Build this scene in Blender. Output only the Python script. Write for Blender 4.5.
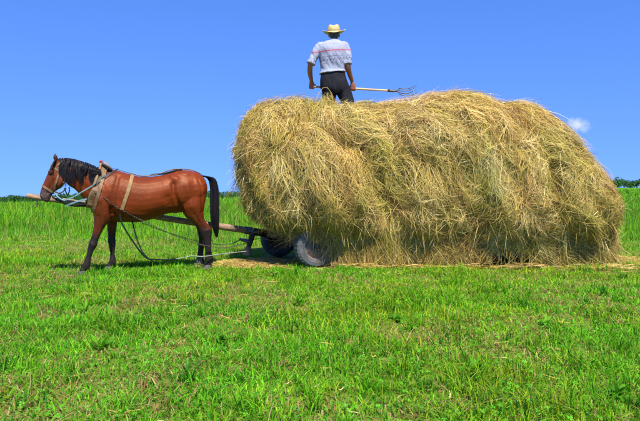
import bpy, bmesh, math
import numpy as np
from mathutils import Vector, Matrix
from mathutils.bvhtree import BVHTree

for o in list(bpy.data.objects):
    bpy.data.objects.remove(o)
scene = bpy.context.scene
C = scene.collection
rng = np.random.default_rng(7)

# ------------------------------------------------------------------ camera
F = 622.0          # focal length in photo pixels
CH = 1.15          # camera height
HZ = 192.0         # horizon row in the photo
cam_d = bpy.data.cameras.new('camera')
cam = bpy.data.objects.new('camera', cam_d)
C.objects.link(cam)
cam.location = (0, 0, CH)
cam.rotation_euler = (math.radians(90), 0, 0)
cam_d.sensor_width = 36.0
cam_d.lens = 36.0 * F / 640.0
cam_d.shift_y = -(210.5 - HZ) / 640.0
cam_d.clip_end = 5000
scene.camera = cam

# ------------------------------------------------------------------ sun and sky
SUN_EL, SUN_AZ = math.radians(58), math.radians(166)   # azimuth: clockwise from +Y
sdir = Vector((math.cos(SUN_EL) * math.sin(SUN_AZ), math.cos(SUN_EL) * math.cos(SUN_AZ), math.sin(SUN_EL)))
sun_d = bpy.data.lights.new('sun', 'SUN')
sun_d.energy = 5.0
sun_d.angle = math.radians(0.53)
sun_d.color = (1.0, 0.95, 0.86)
sun = bpy.data.objects.new('sun', sun_d)
C.objects.link(sun)
sun.location = (6, -10, 20)
sun.rotation_euler = (-sdir).to_track_quat('-Z', 'Y').to_euler()

world = bpy.data.worlds.new('World')
scene.world = world
world.use_nodes = True
wn, wl = world.node_tree.nodes, world.node_tree.links
wn.clear()
wout = wn.new('ShaderNodeOutputWorld')
wbg = wn.new('ShaderNodeBackground')
wsky = wn.new('ShaderNodeTexSky')
wsky.sky_type = 'NISHITA'
wsky.sun_disc = False
wsky.sun_elevation = SUN_EL
wsky.sun_rotation = SUN_AZ
wsky.air_density = 1.0
wsky.dust_density = 0.0
wsky.ozone_density = 4.0
wbg.inputs['Strength'].default_value = 0.095
SKY_SAT, SKY_LIFT, SKY_SCALE = 1.22, 0.19, 0.6
whs = wn.new('ShaderNodeHueSaturation')
whs.inputs['Saturation'].default_value = SKY_SAT
wl.new(wsky.outputs['Color'], whs.inputs['Color'])
# read the sky a little above the true direction: a clear blue horizon without the yellow haze band
wtc0 = wn.new('ShaderNodeTexCoord')
wmap = wn.new('ShaderNodeMapping'); wmap.inputs['Location'].default_value = (0, 0, SKY_LIFT); wmap.inputs['Scale'].default_value = (1, 1, SKY_SCALE)
wl.new(wtc0.outputs['Generated'], wmap.inputs['Vector'])
wnrm = wn.new('ShaderNodeVectorMath'); wnrm.operation = 'NORMALIZE'
wl.new(wmap.outputs['Vector'], wnrm.inputs[0]); wl.new(wnrm.outputs[0], wsky.inputs['Vector'])
wtint = wn.new('ShaderNodeMix'); wtint.data_type = 'RGBA'; wtint.blend_type = 'MULTIPLY'
wtint.inputs[0].default_value = 1.0
wtint.inputs[7].default_value = (0.98, 0.955, 1.36, 1)
wl.new(whs.outputs['Color'], wtint.inputs[6])
# two faint little clouds low in the sky
wtc = wn.new('ShaderNodeTexCoord')
last = wtint.outputs[2]
def px_dir(px, py):
    return Vector(((px - 320) / F, 1.0, (HZ - py) / F)).normalized()
for (cx, cy, sx, sz, amt) in ((577, 125, 0.022, 0.014, 0.8),):
    d = px_dir(cx, cy)
    sub = wn.new('ShaderNodeVectorMath'); sub.operation = 'SUBTRACT'
    sub.inputs[1].default_value = d
    wl.new(wtc.outputs['Generated'], sub.inputs[0])
    sc = wn.new('ShaderNodeVectorMath'); sc.operation = 'MULTIPLY'
    sc.inputs[1].default_value = (1 / sx, 1 / sx, 1 / sz)
    wl.new(sub.outputs[0], sc.inputs[0])
    ln = wn.new('ShaderNodeVectorMath'); ln.operation = 'LENGTH'
    wl.new(sc.outputs[0], ln.inputs[0])
    nz = wn.new('ShaderNodeTexNoise'); nz.inputs['Scale'].default_value = 90; nz.inputs['Detail'].default_value = 4
    wl.new(wtc.outputs['Generated'], nz.inputs['Vector'])
    ad = wn.new('ShaderNodeMath'); ad.operation = 'MULTIPLY_ADD'
    ad.inputs[1].default_value = 1.3
    wl.new(nz.outputs['Fac'], ad.inputs[0]); wl.new(ln.outputs['Value'], ad.inputs[2])
    mr = wn.new('ShaderNodeMapRange'); mr.interpolation_type = 'SMOOTHSTEP'
    mr.inputs['From Min'].default_value = 0.65; mr.inputs['From Max'].default_value = 1.65
    mr.inputs['To Min'].default_value = amt; mr.inputs['To Max'].default_value = 0.0
    wl.new(ad.outputs[0], mr.inputs['Value'])
    mx = wn.new('ShaderNodeMix'); mx.data_type = 'RGBA'
    mx.inputs[7].default_value = (5.2, 5.6, 6.4, 1)
    wl.new(mr.outputs['Result'], mx.inputs[0]); wl.new(last, mx.inputs[6])
    last = mx.outputs[2]
wl.new(last, wbg.inputs['Color'])
wl.new(wbg.outputs['Background'], wout.inputs['Surface'])

vs = scene.view_settings
vs.view_transform = 'Standard'
vs.look = 'None'
vs.exposure = 0.80
vs.gamma = 1.0
vs.use_curve_mapping = False

# ------------------------------------------------------------------ helpers
def smooth(a, b, x):
    t = np.clip((x - a) / (b - a), 0, 1)
    return t * t * (3 - 2 * t)

def _hash(ix, iy, seed):
    n = (ix.astype(np.int64) * 374761393 + iy.astype(np.int64) * 668265263 + seed * 982451653) & 0x7fffffff
    n = ((n ^ (n >> 13)) * 1274126177) & 0x7fffffff
    n = n ^ (n >> 16)
    return (n & 0xffff) / 65535.0

def vnoise(x, y, seed=0):
    x = np.asarray(x, float); y = np.asarray(y, float)
    ix, iy = np.floor(x), np.floor(y)
    fx, fy = x - ix, y - iy
    fx = fx * fx * (3 - 2 * fx); fy = fy * fy * (3 - 2 * fy)
    a = _hash(ix, iy, seed); b = _hash(ix + 1, iy, seed)
    c = _hash(ix, iy + 1, seed); d = _hash(ix + 1, iy + 1, seed)
    return (a * (1 - fx) + b * fx) * (1 - fy) + (c * (1 - fx) + d * fx) * fy

def fbm(x, y, seed=0, oct=3):
    s, a, n = 0.0, 0.5, 0.0
    for i in range(oct):
        s = s + a * vnoise(x * 2 ** i, y * 2 ** i, seed + i * 17); n += a; a *= 0.5
    return s / n

def unit(v):
    return v / (np.linalg.norm(v, axis=-1, keepdims=True) + 1e-9)

def np_mesh(name, V, faces_n, loops, col=None, smooth_sh=False):
    """V (n,3); loops flat index array with faces_n verts per face (int or array)"""
    me = bpy.data.meshes.new(name)
    V = np.ascontiguousarray(V, dtype=np.float32)
    loops = np.ascontiguousarray(loops, dtype=np.int32)
    me.vertices.add(len(V)); me.vertices.foreach_set('co', V.ravel())
    nf = len(loops) // faces_n
    me.loops.add(len(loops)); me.loops.foreach_set('vertex_index', loops)
    me.polygons.add(nf)
    me.polygons.foreach_set('loop_start', np.arange(nf, dtype=np.int32) * faces_n)
    if smooth_sh:
        me.polygons.foreach_set('use_smooth', np.ones(nf, dtype=bool))
    me.update(calc_edges=True)
    if col is not None:
        at = me.attributes.new('Col', 'FLOAT_COLOR', 'POINT')
        c4 = np.ones((len(V), 4), dtype=np.float32); c4[:, :3] = col
        at.data.foreach_set('color', c4.ravel())
    return me

def ribbons(name, P, Wd, col, parent=None, mat=None, smooth_sh=False):
    """P (N,K,3) centre lines; Wd (N,K,3) half-width vectors; col (N,3) or (N,K,3)"""
    N, K, _ = P.shape
    V = np.stack([P - Wd, P + Wd], axis=2).reshape(-1, 3)
    if col.ndim == 2:
        col = np.repeat(col[:, None, :], K, axis=1)
    cc = np.repeat(col[:, :, None, :], 2, axis=2).reshape(-1, 3)
    base = (np.arange(N) * K * 2)[:, None] + (np.arange(K - 1) * 2)[None, :]
    q = np.stack([base, base + 1, base + 3, base + 2], axis=-1).reshape(-1)
    me = np_mesh(name, V, 4, q, cc, smooth_sh)
    o = bpy.data.objects.new(name, me); C.objects.link(o)
    if mat: me.materials.append(mat)
    if parent: o.parent = parent
    return o

def empty(name, loc, rz=0):
    o = bpy.data.objects.new(name, None); C.objects.link(o)
    o.location = loc; o.rotation_euler = (0, 0, rz); o.empty_display_size = 0.2
    return o

def tag(o, label=None, cat=None, group=None, kind=None):
    if label: o['label'] = label
    if cat: o['category'] = cat
    if group: o['group'] = group
    if kind: o['kind'] = kind
    return o

def put(o, parent):
    """parent keeping world place (parents here are only translated / rotated empties)"""
    if parent is None: return o
    bpy.context.view_layer.update()
    o.parent = parent
    o.matrix_parent_inverse = parent.matrix_world.inverted()
    return o

def bm_obj(name, bm, mat, parent=None, smooth_sh=True):
    bmesh.ops.recalc_face_normals(bm, faces=bm.faces)
    me = bpy.data.meshes.new(name); bm.to_mesh(me); bm.free()
    if smooth_sh:
        for p in me.polygons: p.use_smooth = True
    me.materials.append(mat)
    o = bpy.data.objects.new(name, me); C.objects.link(o)
    return put(o, parent)

def catmull(pts, n):
    pts = np.asarray(pts, float)
    m = len(pts)
    P = np.vstack([2 * pts[0] - pts[1], pts, 2 * pts[-1] - pts[-2]])
    out = []
    for i in range(m - 1):
        p0, p1, p2, p3 = P[i], P[i + 1], P[i + 2], P[i + 3]
        for k in range(n):
            t = k / n
            out.append(0.5 * ((2 * p1) + (-p0 + p2) * t + (2 * p0 - 5 * p1 + 4 * p2 - p3) * t * t + (-p0 + 3 * p1 - 3 * p2 + p3) * t ** 3))
    out.append(pts[-1])
    return np.array(out)

def loft(bm, secs, nseg=20, n_exp=2.2, sub=4):
    """secs: list of (centre, axis_a, axis_b) 3-vectors; closed at both ends with a rounded tip"""
    arr = np.array([np.concatenate([np.asarray(c), np.asarray(a), np.asarray(b)]) for c, a, b in secs])
    if sub > 1: arr = catmull(arr, sub)
    rings = []
    th = np.linspace(0, 2 * np.pi, nseg, endpoint=False)
    ct, st = np.cos(th), np.sin(th)
    ce = np.sign(ct) * np.abs(ct) ** (2 / n_exp); se = np.sign(st) * np.abs(st) ** (2 / n_exp)
    for r in arr:
        c, a, b = r[:3], r[3:6], r[6:9]
        rings.append([bm.verts.new(c + a * ce[i] + b * se[i]) for i in range(nseg)])
    for i in range(len(rings) - 1):
        for j in range(nseg):
            k = (j + 1) % nseg
            bm.faces.new((rings[i][j], rings[i][k], rings[i + 1][k], rings[i + 1][j]))
    for ring, r, r2 in ((rings[0], arr[0], arr[1]), (rings[-1], arr[-1], arr[-2])):
        tip = bm.verts.new(r[:3])
        for j in range(nseg):
            bm.faces.new((ring[j], ring[(j + 1) % nseg], tip))

def perp_frame(d):
    d = Vector(d).normalized()
    u = d.cross(Vector((0, 0, 1)))
    if u.length < 1e-3: u = Vector((1, 0, 0))
    u.normalize()
    return u, d.cross(u).normalized()

def tube(bm, pts, radii, nseg=10, sub=4):
    pts = np.asarray(pts, float)
    if np.isscalar(radii): radii = [radii] * len(pts)
    arr = np.column_stack([pts, radii])
    if sub > 1 and len(pts) > 2: arr = catmull(arr, sub)
    rings = []
    prev_u = None
    for i, r in enumerate(arr):
        a = arr[max(i - 1, 0)][:3]; b = arr[min(i + 1, len(arr) - 1)][:3]
        d = Vector(b - a).normalized()
        if prev_u is None: u, v = perp_frame(d)
        else:
            u = (prev_u - d * prev_u.dot(d)).normalized(); v = d.cross(u)
        prev_u = u
        c = Vector(r[:3]); rad = r[3]
        rings.append([bm.verts.new(c + u * (rad * math.cos(2 * math.pi * j / nseg)) + v * (rad * math.sin(2 * math.pi * j / nseg))) for j in range(nseg)])
    for i in range(len(rings) - 1):
        for j in range(nseg):
            k = (j + 1) % nseg
            bm.faces.new((rings[i][j], rings[i][k], rings[i + 1][k], rings[i + 1][j]))
    bm.faces.new(rings[0][::-1]); bm.faces.new(rings[-1])

def ball(bm, c, r, scale=(1, 1, 1), seg=16, rot=None):
    m = Matrix.Translation(Vector(c))
    if rot is not None: m = m @ rot
    m = m @ Matrix.Diagonal((r * scale[0], r * scale[1], r * scale[2], 1))
    bmesh.ops.create_uvsphere(bm, u_segments=seg, v_segments=max(8, seg // 2), radius=1, matrix=m)

def box(bm, c, size, rot=None):
    m = Matrix.Translation(Vector(c))
    if rot is not None: m = m @ rot
    m = m @ Matrix.Diagonal((size[0], size[1], size[2], 1))
    bmesh.ops.create_cube(bm, size=1, matrix=m)

def strap(bm, pts, nrm, side, width, thick):
    """flat band along pts; nrm, side: unit vectors per point"""
    rings = []
    for p, n, s in zip(pts, nrm, side):
        p, n, s = Vector(p), Vector(n).normalized(), Vector(s).normalized()
        w, t = s * (width / 2), n * thick
        rings.append([bm.verts.new(p - w), bm.verts.new(p + w), bm.verts.new(p + w * .94 + t), bm.verts.new(p - w * .94 + t)])
    for i in range(len(rings) - 1):
        for j in range(4):
            k = (j + 1) % 4
            bm.faces.new((rings[i][j], rings[i][k], rings[i + 1][k], rings[i + 1][j]))
    bm.faces.new(rings[0]); bm.faces.new(rings[-1])

def remeshed(name, bm, voxel, smooth_it, factor=0.5):
    bmesh.ops.recalc_face_normals(bm, faces=bm.faces)
    me = bpy.data.meshes.new(name + '_src'); bm.to_mesh(me); bm.free()
    o = bpy.data.objects.new(name, me); C.objects.link(o)
    md = o.modifiers.new('r', 'REMESH'); md.mode = 'VOXEL'; md.voxel_size = voxel; md.use_smooth_shade = True
    if smooth_it:
        ms = o.modifiers.new('s', 'SMOOTH'); ms.factor = factor; ms.iterations = smooth_it
    dg = bpy.context.evaluated_depsgraph_get(); dg.update()
    ne = bpy.data.meshes.new_from_object(o.evaluated_get(dg))
    ne.name = name
    o.modifiers.clear(); o.data = ne; bpy.data.meshes.remove(me)
    for p in ne.polygons: p.use_smooth = True
    return o

def mesh_np(me):
    v = np.empty(len(me.vertices) * 3, dtype=np.float32); me.vertices.foreach_get('co', v)
    return v.reshape(-1, 3)

def set_col(me, col):
    at = me.attributes.new('Col', 'FLOAT_COLOR', 'POINT')
    c4 = np.ones((len(me.vertices), 4), dtype=np.float32); c4[:, :3] = col
    at.data.foreach_set('color', c4.ravel())

# ------------------------------------------------------------------ materials
def mat_new(name):
    m = bpy.data.materials.new(name); m.use_nodes = True
    nt = m.node_tree
    b = nt.nodes['Principled BSDF']
    return m, nt, b

def noise_mat(name, c1, c2, scale=8, rough=0.6, bump=0.2, bump_scale=None, spec=0.4, detail=5, stretch=(1, 1, 1), metallic=0):
    m, nt, b = mat_new(name)
    tc = nt.nodes.new('ShaderNodeTexCoord'); mp = nt.nodes.new('ShaderNodeMapping')
    mp.inputs['Scale'].default_value = stretch
    nt.links.new(tc.outputs['Object'], mp.inputs['Vector'])
    n = nt.nodes.new('ShaderNodeTexNoise'); n.inputs['Scale'].default_value = scale; n.inputs['Detail'].default_value = detail
    nt.links.new(mp.outputs['Vector'], n.inputs['Vector'])
    r = nt.nodes.new('ShaderNodeValToRGB')
    r.color_ramp.elements[0].position = 0.3; r.color_ramp.elements[0].color = (*c1, 1)
    r.color_ramp.elements[1].position = 0.7; r.color_ramp.elements[1].color = (*c2, 1)
    nt.links.new(n.outputs['Fac'], r.inputs['Fac']); nt.links.new(r.outputs['Color'], b.inputs['Base Color'])
    b.inputs['Roughness'].default_value = rough; b.inputs['Specular IOR Level'].default_value = spec
    b.inputs['Metallic'].default_value = metallic
    if bump:
        n2 = nt.nodes.new('ShaderNodeTexNoise'); n2.inputs['Scale'].default_value = bump_scale or scale * 4; n2.inputs['Detail'].default_value = 6
        nt.links.new(mp.outputs['Vector'], n2.inputs['Vector'])
        bp = nt.nodes.new('ShaderNodeBump'); bp.inputs['Strength'].default_value = bump; bp.inputs['Distance'].default_value = 0.01
        nt.links.new(n2.outputs['Fac'], bp.inputs['Height']); nt.links.new(bp.outputs['Normal'], b.inputs['Normal'])
    return m

def leaf_mat(name, rough=0.5, transl=0.35, spec=0.35, tr_tint=(1.1, 1.2, 0.5)):
    m, nt, b = mat_new(name)
    at = nt.nodes.new('ShaderNodeAttribute'); at.attribute_name = 'Col'
    nt.links.new(at.outputs['Color'], b.inputs['Base Color'])
    b.inputs['Roughness'].default_value = rough; b.inputs['Specular IOR Level'].default_value = spec
    if transl:
        t = nt.nodes.new('ShaderNodeBsdfTranslucent')
        mu = nt.nodes.new('ShaderNodeMix'); mu.data_type = 'RGBA'; mu.blend_type = 'MULTIPLY'; mu.inputs[0].default_value = 1
        mu.inputs[7].default_value = (*tr_tint, 1)
        nt.links.new(at.outputs['Color'], mu.inputs[6]); nt.links.new(mu.outputs[2], t.inputs['Color'])
        mx = nt.nodes.new('ShaderNodeMixShader'); mx.inputs[0].default_value = transl
        nt.links.new(b.outputs[0], mx.inputs[1]); nt.links.new(t.outputs[0], mx.inputs[2])
        nt.links.new(mx.outputs[0], nt.nodes['Material Output'].inputs['Surface'])
    return m

M_GRASS = leaf_mat('grass_blade', 0.6, 0.36, 0.12, (1.1, 1.2, 0.5))
M_HAY = leaf_mat('hay_strand', 0.65, 0.15, 0.12, (1.1, 1.0, 0.7))
M_HAIR = leaf_mat('horse_hair', 0.5, 0.0, 0.14)
M_LEATHER = noise_mat('worn_leather', (0.11, 0.06, 0.025), (0.24, 0.14, 0.06), 14, 0.6, 0.3)
M_TAN = noise_mat('tan_webbing', (0.20, 0.115, 0.04), (0.32, 0.20, 0.08), 20, 0.7, 0.4)
M_DARKLEATHER = noise_mat('dark_leather', (0.035, 0.024, 0.018), (0.10, 0.065, 0.04), 18, 0.5, 0.3)
M_BLUEROPE = noise_mat('faded_blue_strap', (0.09, 0.19, 0.21), (0.20, 0.34, 0.35), 25, 0.7, 0.4)
M_DARKROPE = noise_mat('dark_green_rope', (0.006, 0.014, 0.010), (0.016, 0.032, 0.022), 25, 0.9, 0.4, spec=.1)
M_CHAIN = noise_mat('dull_steel_chain', (0.05, 0.042, 0.036), (0.14, 0.12, 0.10), 30, 0.45, 0.2, metallic=0.6)
M_PALEROPE = noise_mat('pale_rope', (0.14, 0.16, 0.12), (0.30, 0.32, 0.25), 30, 0.8, 0.4)
M_POLE = noise_mat('weathered_pole_wood', (0.17, 0.10, 0.055), (0.38, 0.26, 0.16), 6, 0.75, 0.5, 30, stretch=(1, 4, 4))
M_PLANK = noise_mat('grey_brown_plank', (0.15, 0.11, 0.07), (0.32, 0.25, 0.16), 5, 0.8, 0.5, 25, stretch=(.5, 6, 6))
M_DARKWOOD = noise_mat('dark_oily_wood', (0.03, 0.022, 0.016), (0.09, 0.06, 0.04), 8, 0.7, 0.4)
M_RUBBER = noise_mat('dusty_rubber', (0.05, 0.053, 0.053), (0.12, 0.122, 0.118), 6, 0.75, 0.3, 40)
M_RIM = noise_mat('rusty_rim', (0.12, 0.10, 0.09), (0.24, 0.15, 0.10), 10, 0.6, 0.2)
M_IRON = noise_mat('dark_iron', (0.05, 0.05, 0.055), (0.12, 0.115, 0.11), 12, 0.45, 0.2, metallic=0.7)
M_HANDLE = noise_mat('pale_ash_handle', (0.42, 0.28, 0.12), (0.56, 0.41, 0.21), 7, 0.55, 0.15, stretch=(1, 5, 5))
M_STRAWHAT = noise_mat('straw_hat', (0.46, 0.33, 0.12), (0.60, 0.46, 0.20), 40, 0.7, 0.6, 120)
M_HATBAND = noise_mat('hat_band', (0.34, 0.23, 0.08), (0.42, 0.29, 0.11), 30, 0.7, 0.3)
M_TROUSER = noise_mat('charcoal_trousers', (0.006, 0.006, 0.009), (0.014, 0.014, 0.019), 9, 0.85, 0.35, 60, spec=0.2)
M_HOOF = noise_mat('dark_hoof', (0.03, 0.026, 0.022), (0.10, 0.085, 0.07), 20, 0.6, 0.3)
M_EYE, _nt, _b = mat_new('horse_eye'); _b.inputs['Base Color'].default_value = (0.01, 0.006, 0.004, 1); _b.inputs['Roughness'].default_value = 0.08
M_PAD = noise_mat('grey_felt_pad', (0.10, 0.08, 0.07), (0.30, 0.28, 0.26), 16, 0.7, 0.3)
M_REDCLOTH = noise_mat('red_tassel', (0.20, 0.012, 0.012), (0.32, 0.03, 0.025), 30, 0.8, 0.3)

# ------------------------------------------------------------------ terrain
def terrain(x, y):
    x = np.asarray(x, float); y = np.asarray(y, float)
    far = smooth(18, 110, y)
    z = 0.022 * np.clip(x, -160, 160) * far
    near = (1 - smooth(14, 30, y))
    z = z + (fbm(x * 0.7, y * 0.7, 3, 3) - 0.5) * 0.05 * near * (smooth(0, 7, y) * 0.4 + 0.6)
    return z

def px_of(x, y, z):
    return 320 + F * x / y, HZ - F * (z - CH) / y

ys = np.concatenate([np.linspace(-14, 2, 17), np.linspace(2.25, 16, 56), 16 + 1.12 ** np.arange(1, 53) * 1.6])
ys = ys[ys < 900]
ux = np.concatenate([-np.geomspace(900, 12, 24), np.linspace(-11.5, 11.5, 93), np.geomspace(12, 900, 24)])
GX, GY = np.meshgrid(ux, ys)
GZ = terrain(GX, GY)
nx_, ny_ = len(ux), len(ys)
idx = np.arange(nx_ * ny_).reshape(ny_, nx_)
q = np.stack([idx[:-1, :-1], idx[:-1, 1:], idx[1:, 1:], idx[1:, :-1]], axis=-1).reshape(-1)
gm = np_mesh('ground', np.stack([GX, GY, GZ], -1).reshape(-1, 3), 4, q, None, True)
ground = bpy.data.objects.new('ground', gm); C.objects.link(ground)
tag(ground, 'green meadow ground reaching to the horizon', 'ground', kind='structure')
m, nt, b = mat_new('meadow_soil')
tc = nt.nodes.new('ShaderNodeTexCoord')
n1 = nt.nodes.new('ShaderNodeTexNoise'); n1.inputs['Scale'].default_value = 1.1; n1.inputs['Detail'].default_value = 7
n2 = nt.nodes.new('ShaderNodeTexNoise'); n2.inputs['Scale'].default_value = 26; n2.inputs['Detail'].default_value = 6
nt.links.new(tc.outputs['Object'], n1.inputs['Vector']); nt.links.new(tc.outputs['Object'], n2.inputs['Vector'])
r1 = nt.nodes.new('ShaderNodeValToRGB'); e = r1.color_ramp.elements
e[0].position = 0.32; e[0].color = (0.055, 0.15, 0.006, 1); e[1].position = 0.68; e[1].color = (0.15, 0.17, 0.025, 1)
r2 = nt.nodes.new('ShaderNodeValToRGB'); e = r2.color_ramp.elements
e[0].position = 0.35; e[0].color = (0.04, 0.12, 0.006, 1); e[1].position = 0.7; e[1].color = (0.20, 0.17, 0.035, 1)
nt.links.new(n1.outputs['Fac'], r1.inputs['Fac']); nt.links.new(n2.outputs['Fac'], r2.inputs['Fac'])
mx = nt.nodes.new('ShaderNodeMix'); mx.data_type = 'RGBA'; mx.inputs[0].default_value = 0.55
nt.links.new(r1.outputs['Color'], mx.inputs[6]); nt.links.new(r2.outputs['Color'], mx.inputs[7])
# unmown sward beyond the cut strip is plain green
sp = nt.nodes.new('ShaderNodeSeparateXYZ'); nt.links.new(tc.outputs['Object'], sp.inputs[0])
mr = nt.nodes.new('ShaderNodeMapRange'); mr.inputs['From Min'].default_value = 13; mr.inputs['From Max'].default_value = 17
nt.links.new(sp.outputs['Y'], mr.inputs['Value'])
mx2 = nt.nodes.new('ShaderNodeMix'); mx2.data_type = 'RGBA'
mx2.inputs[7].default_value = (0.075, 0.24, 0.008, 1)
nt.links.new(mr.outputs['Result'], mx2.inputs[0]); nt.links.new(mx.outputs[2], mx2.inputs[6])
nt.links.new(mx2.outputs[2], b.inputs['Base Color']); b.inputs['Roughness'].default_value = 0.95
b.inputs['Specular IOR Level'].default_value = 0.1
bp = nt.nodes.new('ShaderNodeBump'); bp.inputs['Strength'].default_value = 0.6; bp.inputs['Distance'].default_value = 0.03
nt.links.new(n2.outputs['Fac'], bp.inputs['Height']); nt.links.new(bp.outputs['Normal'], b.inputs['Normal'])
gm.materials.append(m)

# ------------------------------------------------------------------ grass
GREENS = np.array([[0.085, 0.31, 0.005], [0.135, 0.375, 0.007], [0.036, 0.19, 0.007], [0.19, 0.40, 0.012], [0.27, 0.40, 0.022]])
DRY = np.array([[0.40, 0.30, 0.10], [0.34, 0.22, 0.08], [0.46, 0.38, 0.16], [0.26, 0.15, 0.06]])

def blades(name, x, y, h, w, lean, col, K=4, droop=0.35, label='', kind='stuff', mat=None, zoff=0.0):
    N = len(x)
    z = terrain(x, y) + zoff
    ang = rng.uniform(0, 2 * np.pi, N)
    dirx = np.stack([np.cos(ang), np.sin(ang), np.zeros(N)], -1)
    face = ang + np.pi / 2 + rng.normal(0, 0.5, N)
    side = np.stack([np.cos(face), np.sin(face), np.zeros(N)], -1)
    t = np.linspace(0, 1, K)
    P = np.zeros((N, K, 3))
    P[:, :, 0] = x[:, None]; P[:, :, 1] = y[:, None]; P[:, :, 2] = z[:, None]
    horiz = (lean * h)[:, None] * (t[None, :] * 0.35 + 0.65 * t[None, :] ** 2)
    P += dirx[:, None, :] * horiz[:, :, None]
    P[:, :, 2] += h[:, None] * (t[None, :] - droop * np.clip(lean, 0, 1.2)[:, None] * t[None, :] ** 2.5)
    prof = np.array([0.75, 1.0, 0.75, 0.10]) if K == 4 else np.interp(t, [0, .35, .75, 1], [0.75, 1, .7, .1])
    Wd = side[:, None, :] * (w[:, None] * 0.5 * prof[None, :])[:, :, None]
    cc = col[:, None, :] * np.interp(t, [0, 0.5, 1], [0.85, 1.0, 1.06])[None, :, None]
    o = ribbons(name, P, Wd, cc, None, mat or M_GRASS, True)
    tag(o, label, 'grass', kind=kind)
    return o

def scatter(n, y0, y1, power, margin=1.4, pxm=60):
    """points in the viewed wedge plus a margin; density along depth ~ y**power per unit depth"""
    u = rng.random(n)
    if abs(power + 1) < 1e-6: y = y0 * (y1 / y0) ** u
    else:
        a = power + 1
        y = (y0 ** a + u * (y1 ** a - y0 ** a)) ** (1 / a)
    half = (320 + pxm) / F * y + margin
    return rng.uniform(-1, 1, n) * half, y

def under_hay(x, y):
    return (x > -1.0) & (x < 4.6) & (y > 9.75) & (y < 11.6)

def edge(x): return 14.2 + (fbm(x * 0.35, x * 0 + 3.3, 5, 2) - 0.5) * 5.0

def field_mix(x, y):
    return np.clip(.5 + 1.25 * (fbm(x * 1.1, y * .8, 21, 3) * 0.6 + fbm(x * 4.5, y * 4.5, 33, 2) * 0.4 - .5), 0, 1)

# mown sward
xa, ya = scatter(200000, 2.2, 10.5, 0.1)
xb, yb = scatter(70000, 10.0, 17.0, 0.0, 2.0)
x = np.concatenate([xa, xb]); y = np.concatenate([ya, yb])
k = ~under_hay(x, y) & (y < edge(x) + 1)
x, y = x[k], y[k]
fm = field_mix(x, y)
tuft = fbm(x * 3.1, y * 3.1, 55, 2)
keep = rng.random(len(x)) < np.interp(fm, [0.3, 0.5, 0.7], [1.0, 0.92, 0.7])
x, y, fm, tuft = x[keep], y[keep], fm[keep], tuft[keep]
N = len(x)
h = (0.03 + 0.055 * rng.random(N) ** 1.6) * np.interp(tuft, [0.25, 0.5, 0.75], [0.65, 1.0, 1.75]) * np.interp(fm, [0.3, 0.7], [1.15, 0.75])
tall = rng.random(N) < 0.02
h[tall] *= 1.8
w = (0.0034 + 0.0040 * rng.random(N)) * np.interp(y, [2, 6, 10, 16], [1.05, 1.35, 1.7, 2.4])
lean = np.abs(rng.normal(0.7, 0.45, N))
gi = rng.integers(0, len(GREENS), N)
col = GREENS[gi] * rng.uniform(0.75, 1.25, (N, 1))
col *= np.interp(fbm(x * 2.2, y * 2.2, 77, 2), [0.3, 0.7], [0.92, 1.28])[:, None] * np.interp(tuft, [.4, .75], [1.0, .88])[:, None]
col[:, 0] *= np.interp(fbm(x * .9, y * .7, 97, 2), [.3, .7], [.8, 1.3])
dry = rng.random(N) < np.interp(fm, [0.35, 0.5, 0.62], [0.05, 0.19, 0.60])
dcol = DRY[rng.integers(0, len(DRY), N)] * rng.uniform(0.7, 1.15, (N, 1))
col[dry] = dcol[dry]; h[dry] *= 0.8; lean[dry] *= 1.7
nr_ = y < 7.5
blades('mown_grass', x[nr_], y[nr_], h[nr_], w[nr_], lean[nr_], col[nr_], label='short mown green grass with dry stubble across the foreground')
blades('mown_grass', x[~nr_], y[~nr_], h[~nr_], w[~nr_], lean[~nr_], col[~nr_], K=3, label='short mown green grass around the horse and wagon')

# coarser tufts left by the mower
nt_ = 420
xt0, yt0 = scatter(nt_, 2.5, 11.0, -.2)
kt = ~under_hay(xt0, yt0) & ~((xt0 > -1.2) & (yt0 > 8.9)); xt0, yt0 = xt0[kt], yt0[kt]
ti = np.repeat(np.arange(len(xt0)), 26); N = len(ti)
tr = rng.uniform(.02, .075, len(xt0))[ti]
x = xt0[ti] + rng.normal(0, 1, N) * tr; y = yt0[ti] + rng.normal(0, 1, N) * tr
hh_ = np.where(rng.random(len(xt0)) < .3, rng.uniform(.12, .20, len(xt0)), rng.uniform(.07, .12, len(xt0)))
h = hh_[ti] * rng.uniform(.55, 1.1, N)
col = GREENS[rng.integers(0, 3, len(xt0))][ti] * rng.uniform(.55, 1.1, (N, 1))
blades('grass_tufts', x, y, h, rng.uniform(.004, .009, N), np.abs(rng.normal(.5, .3, N)), col, label='taller dark green grass tufts dotted over the mown meadow')

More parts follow.
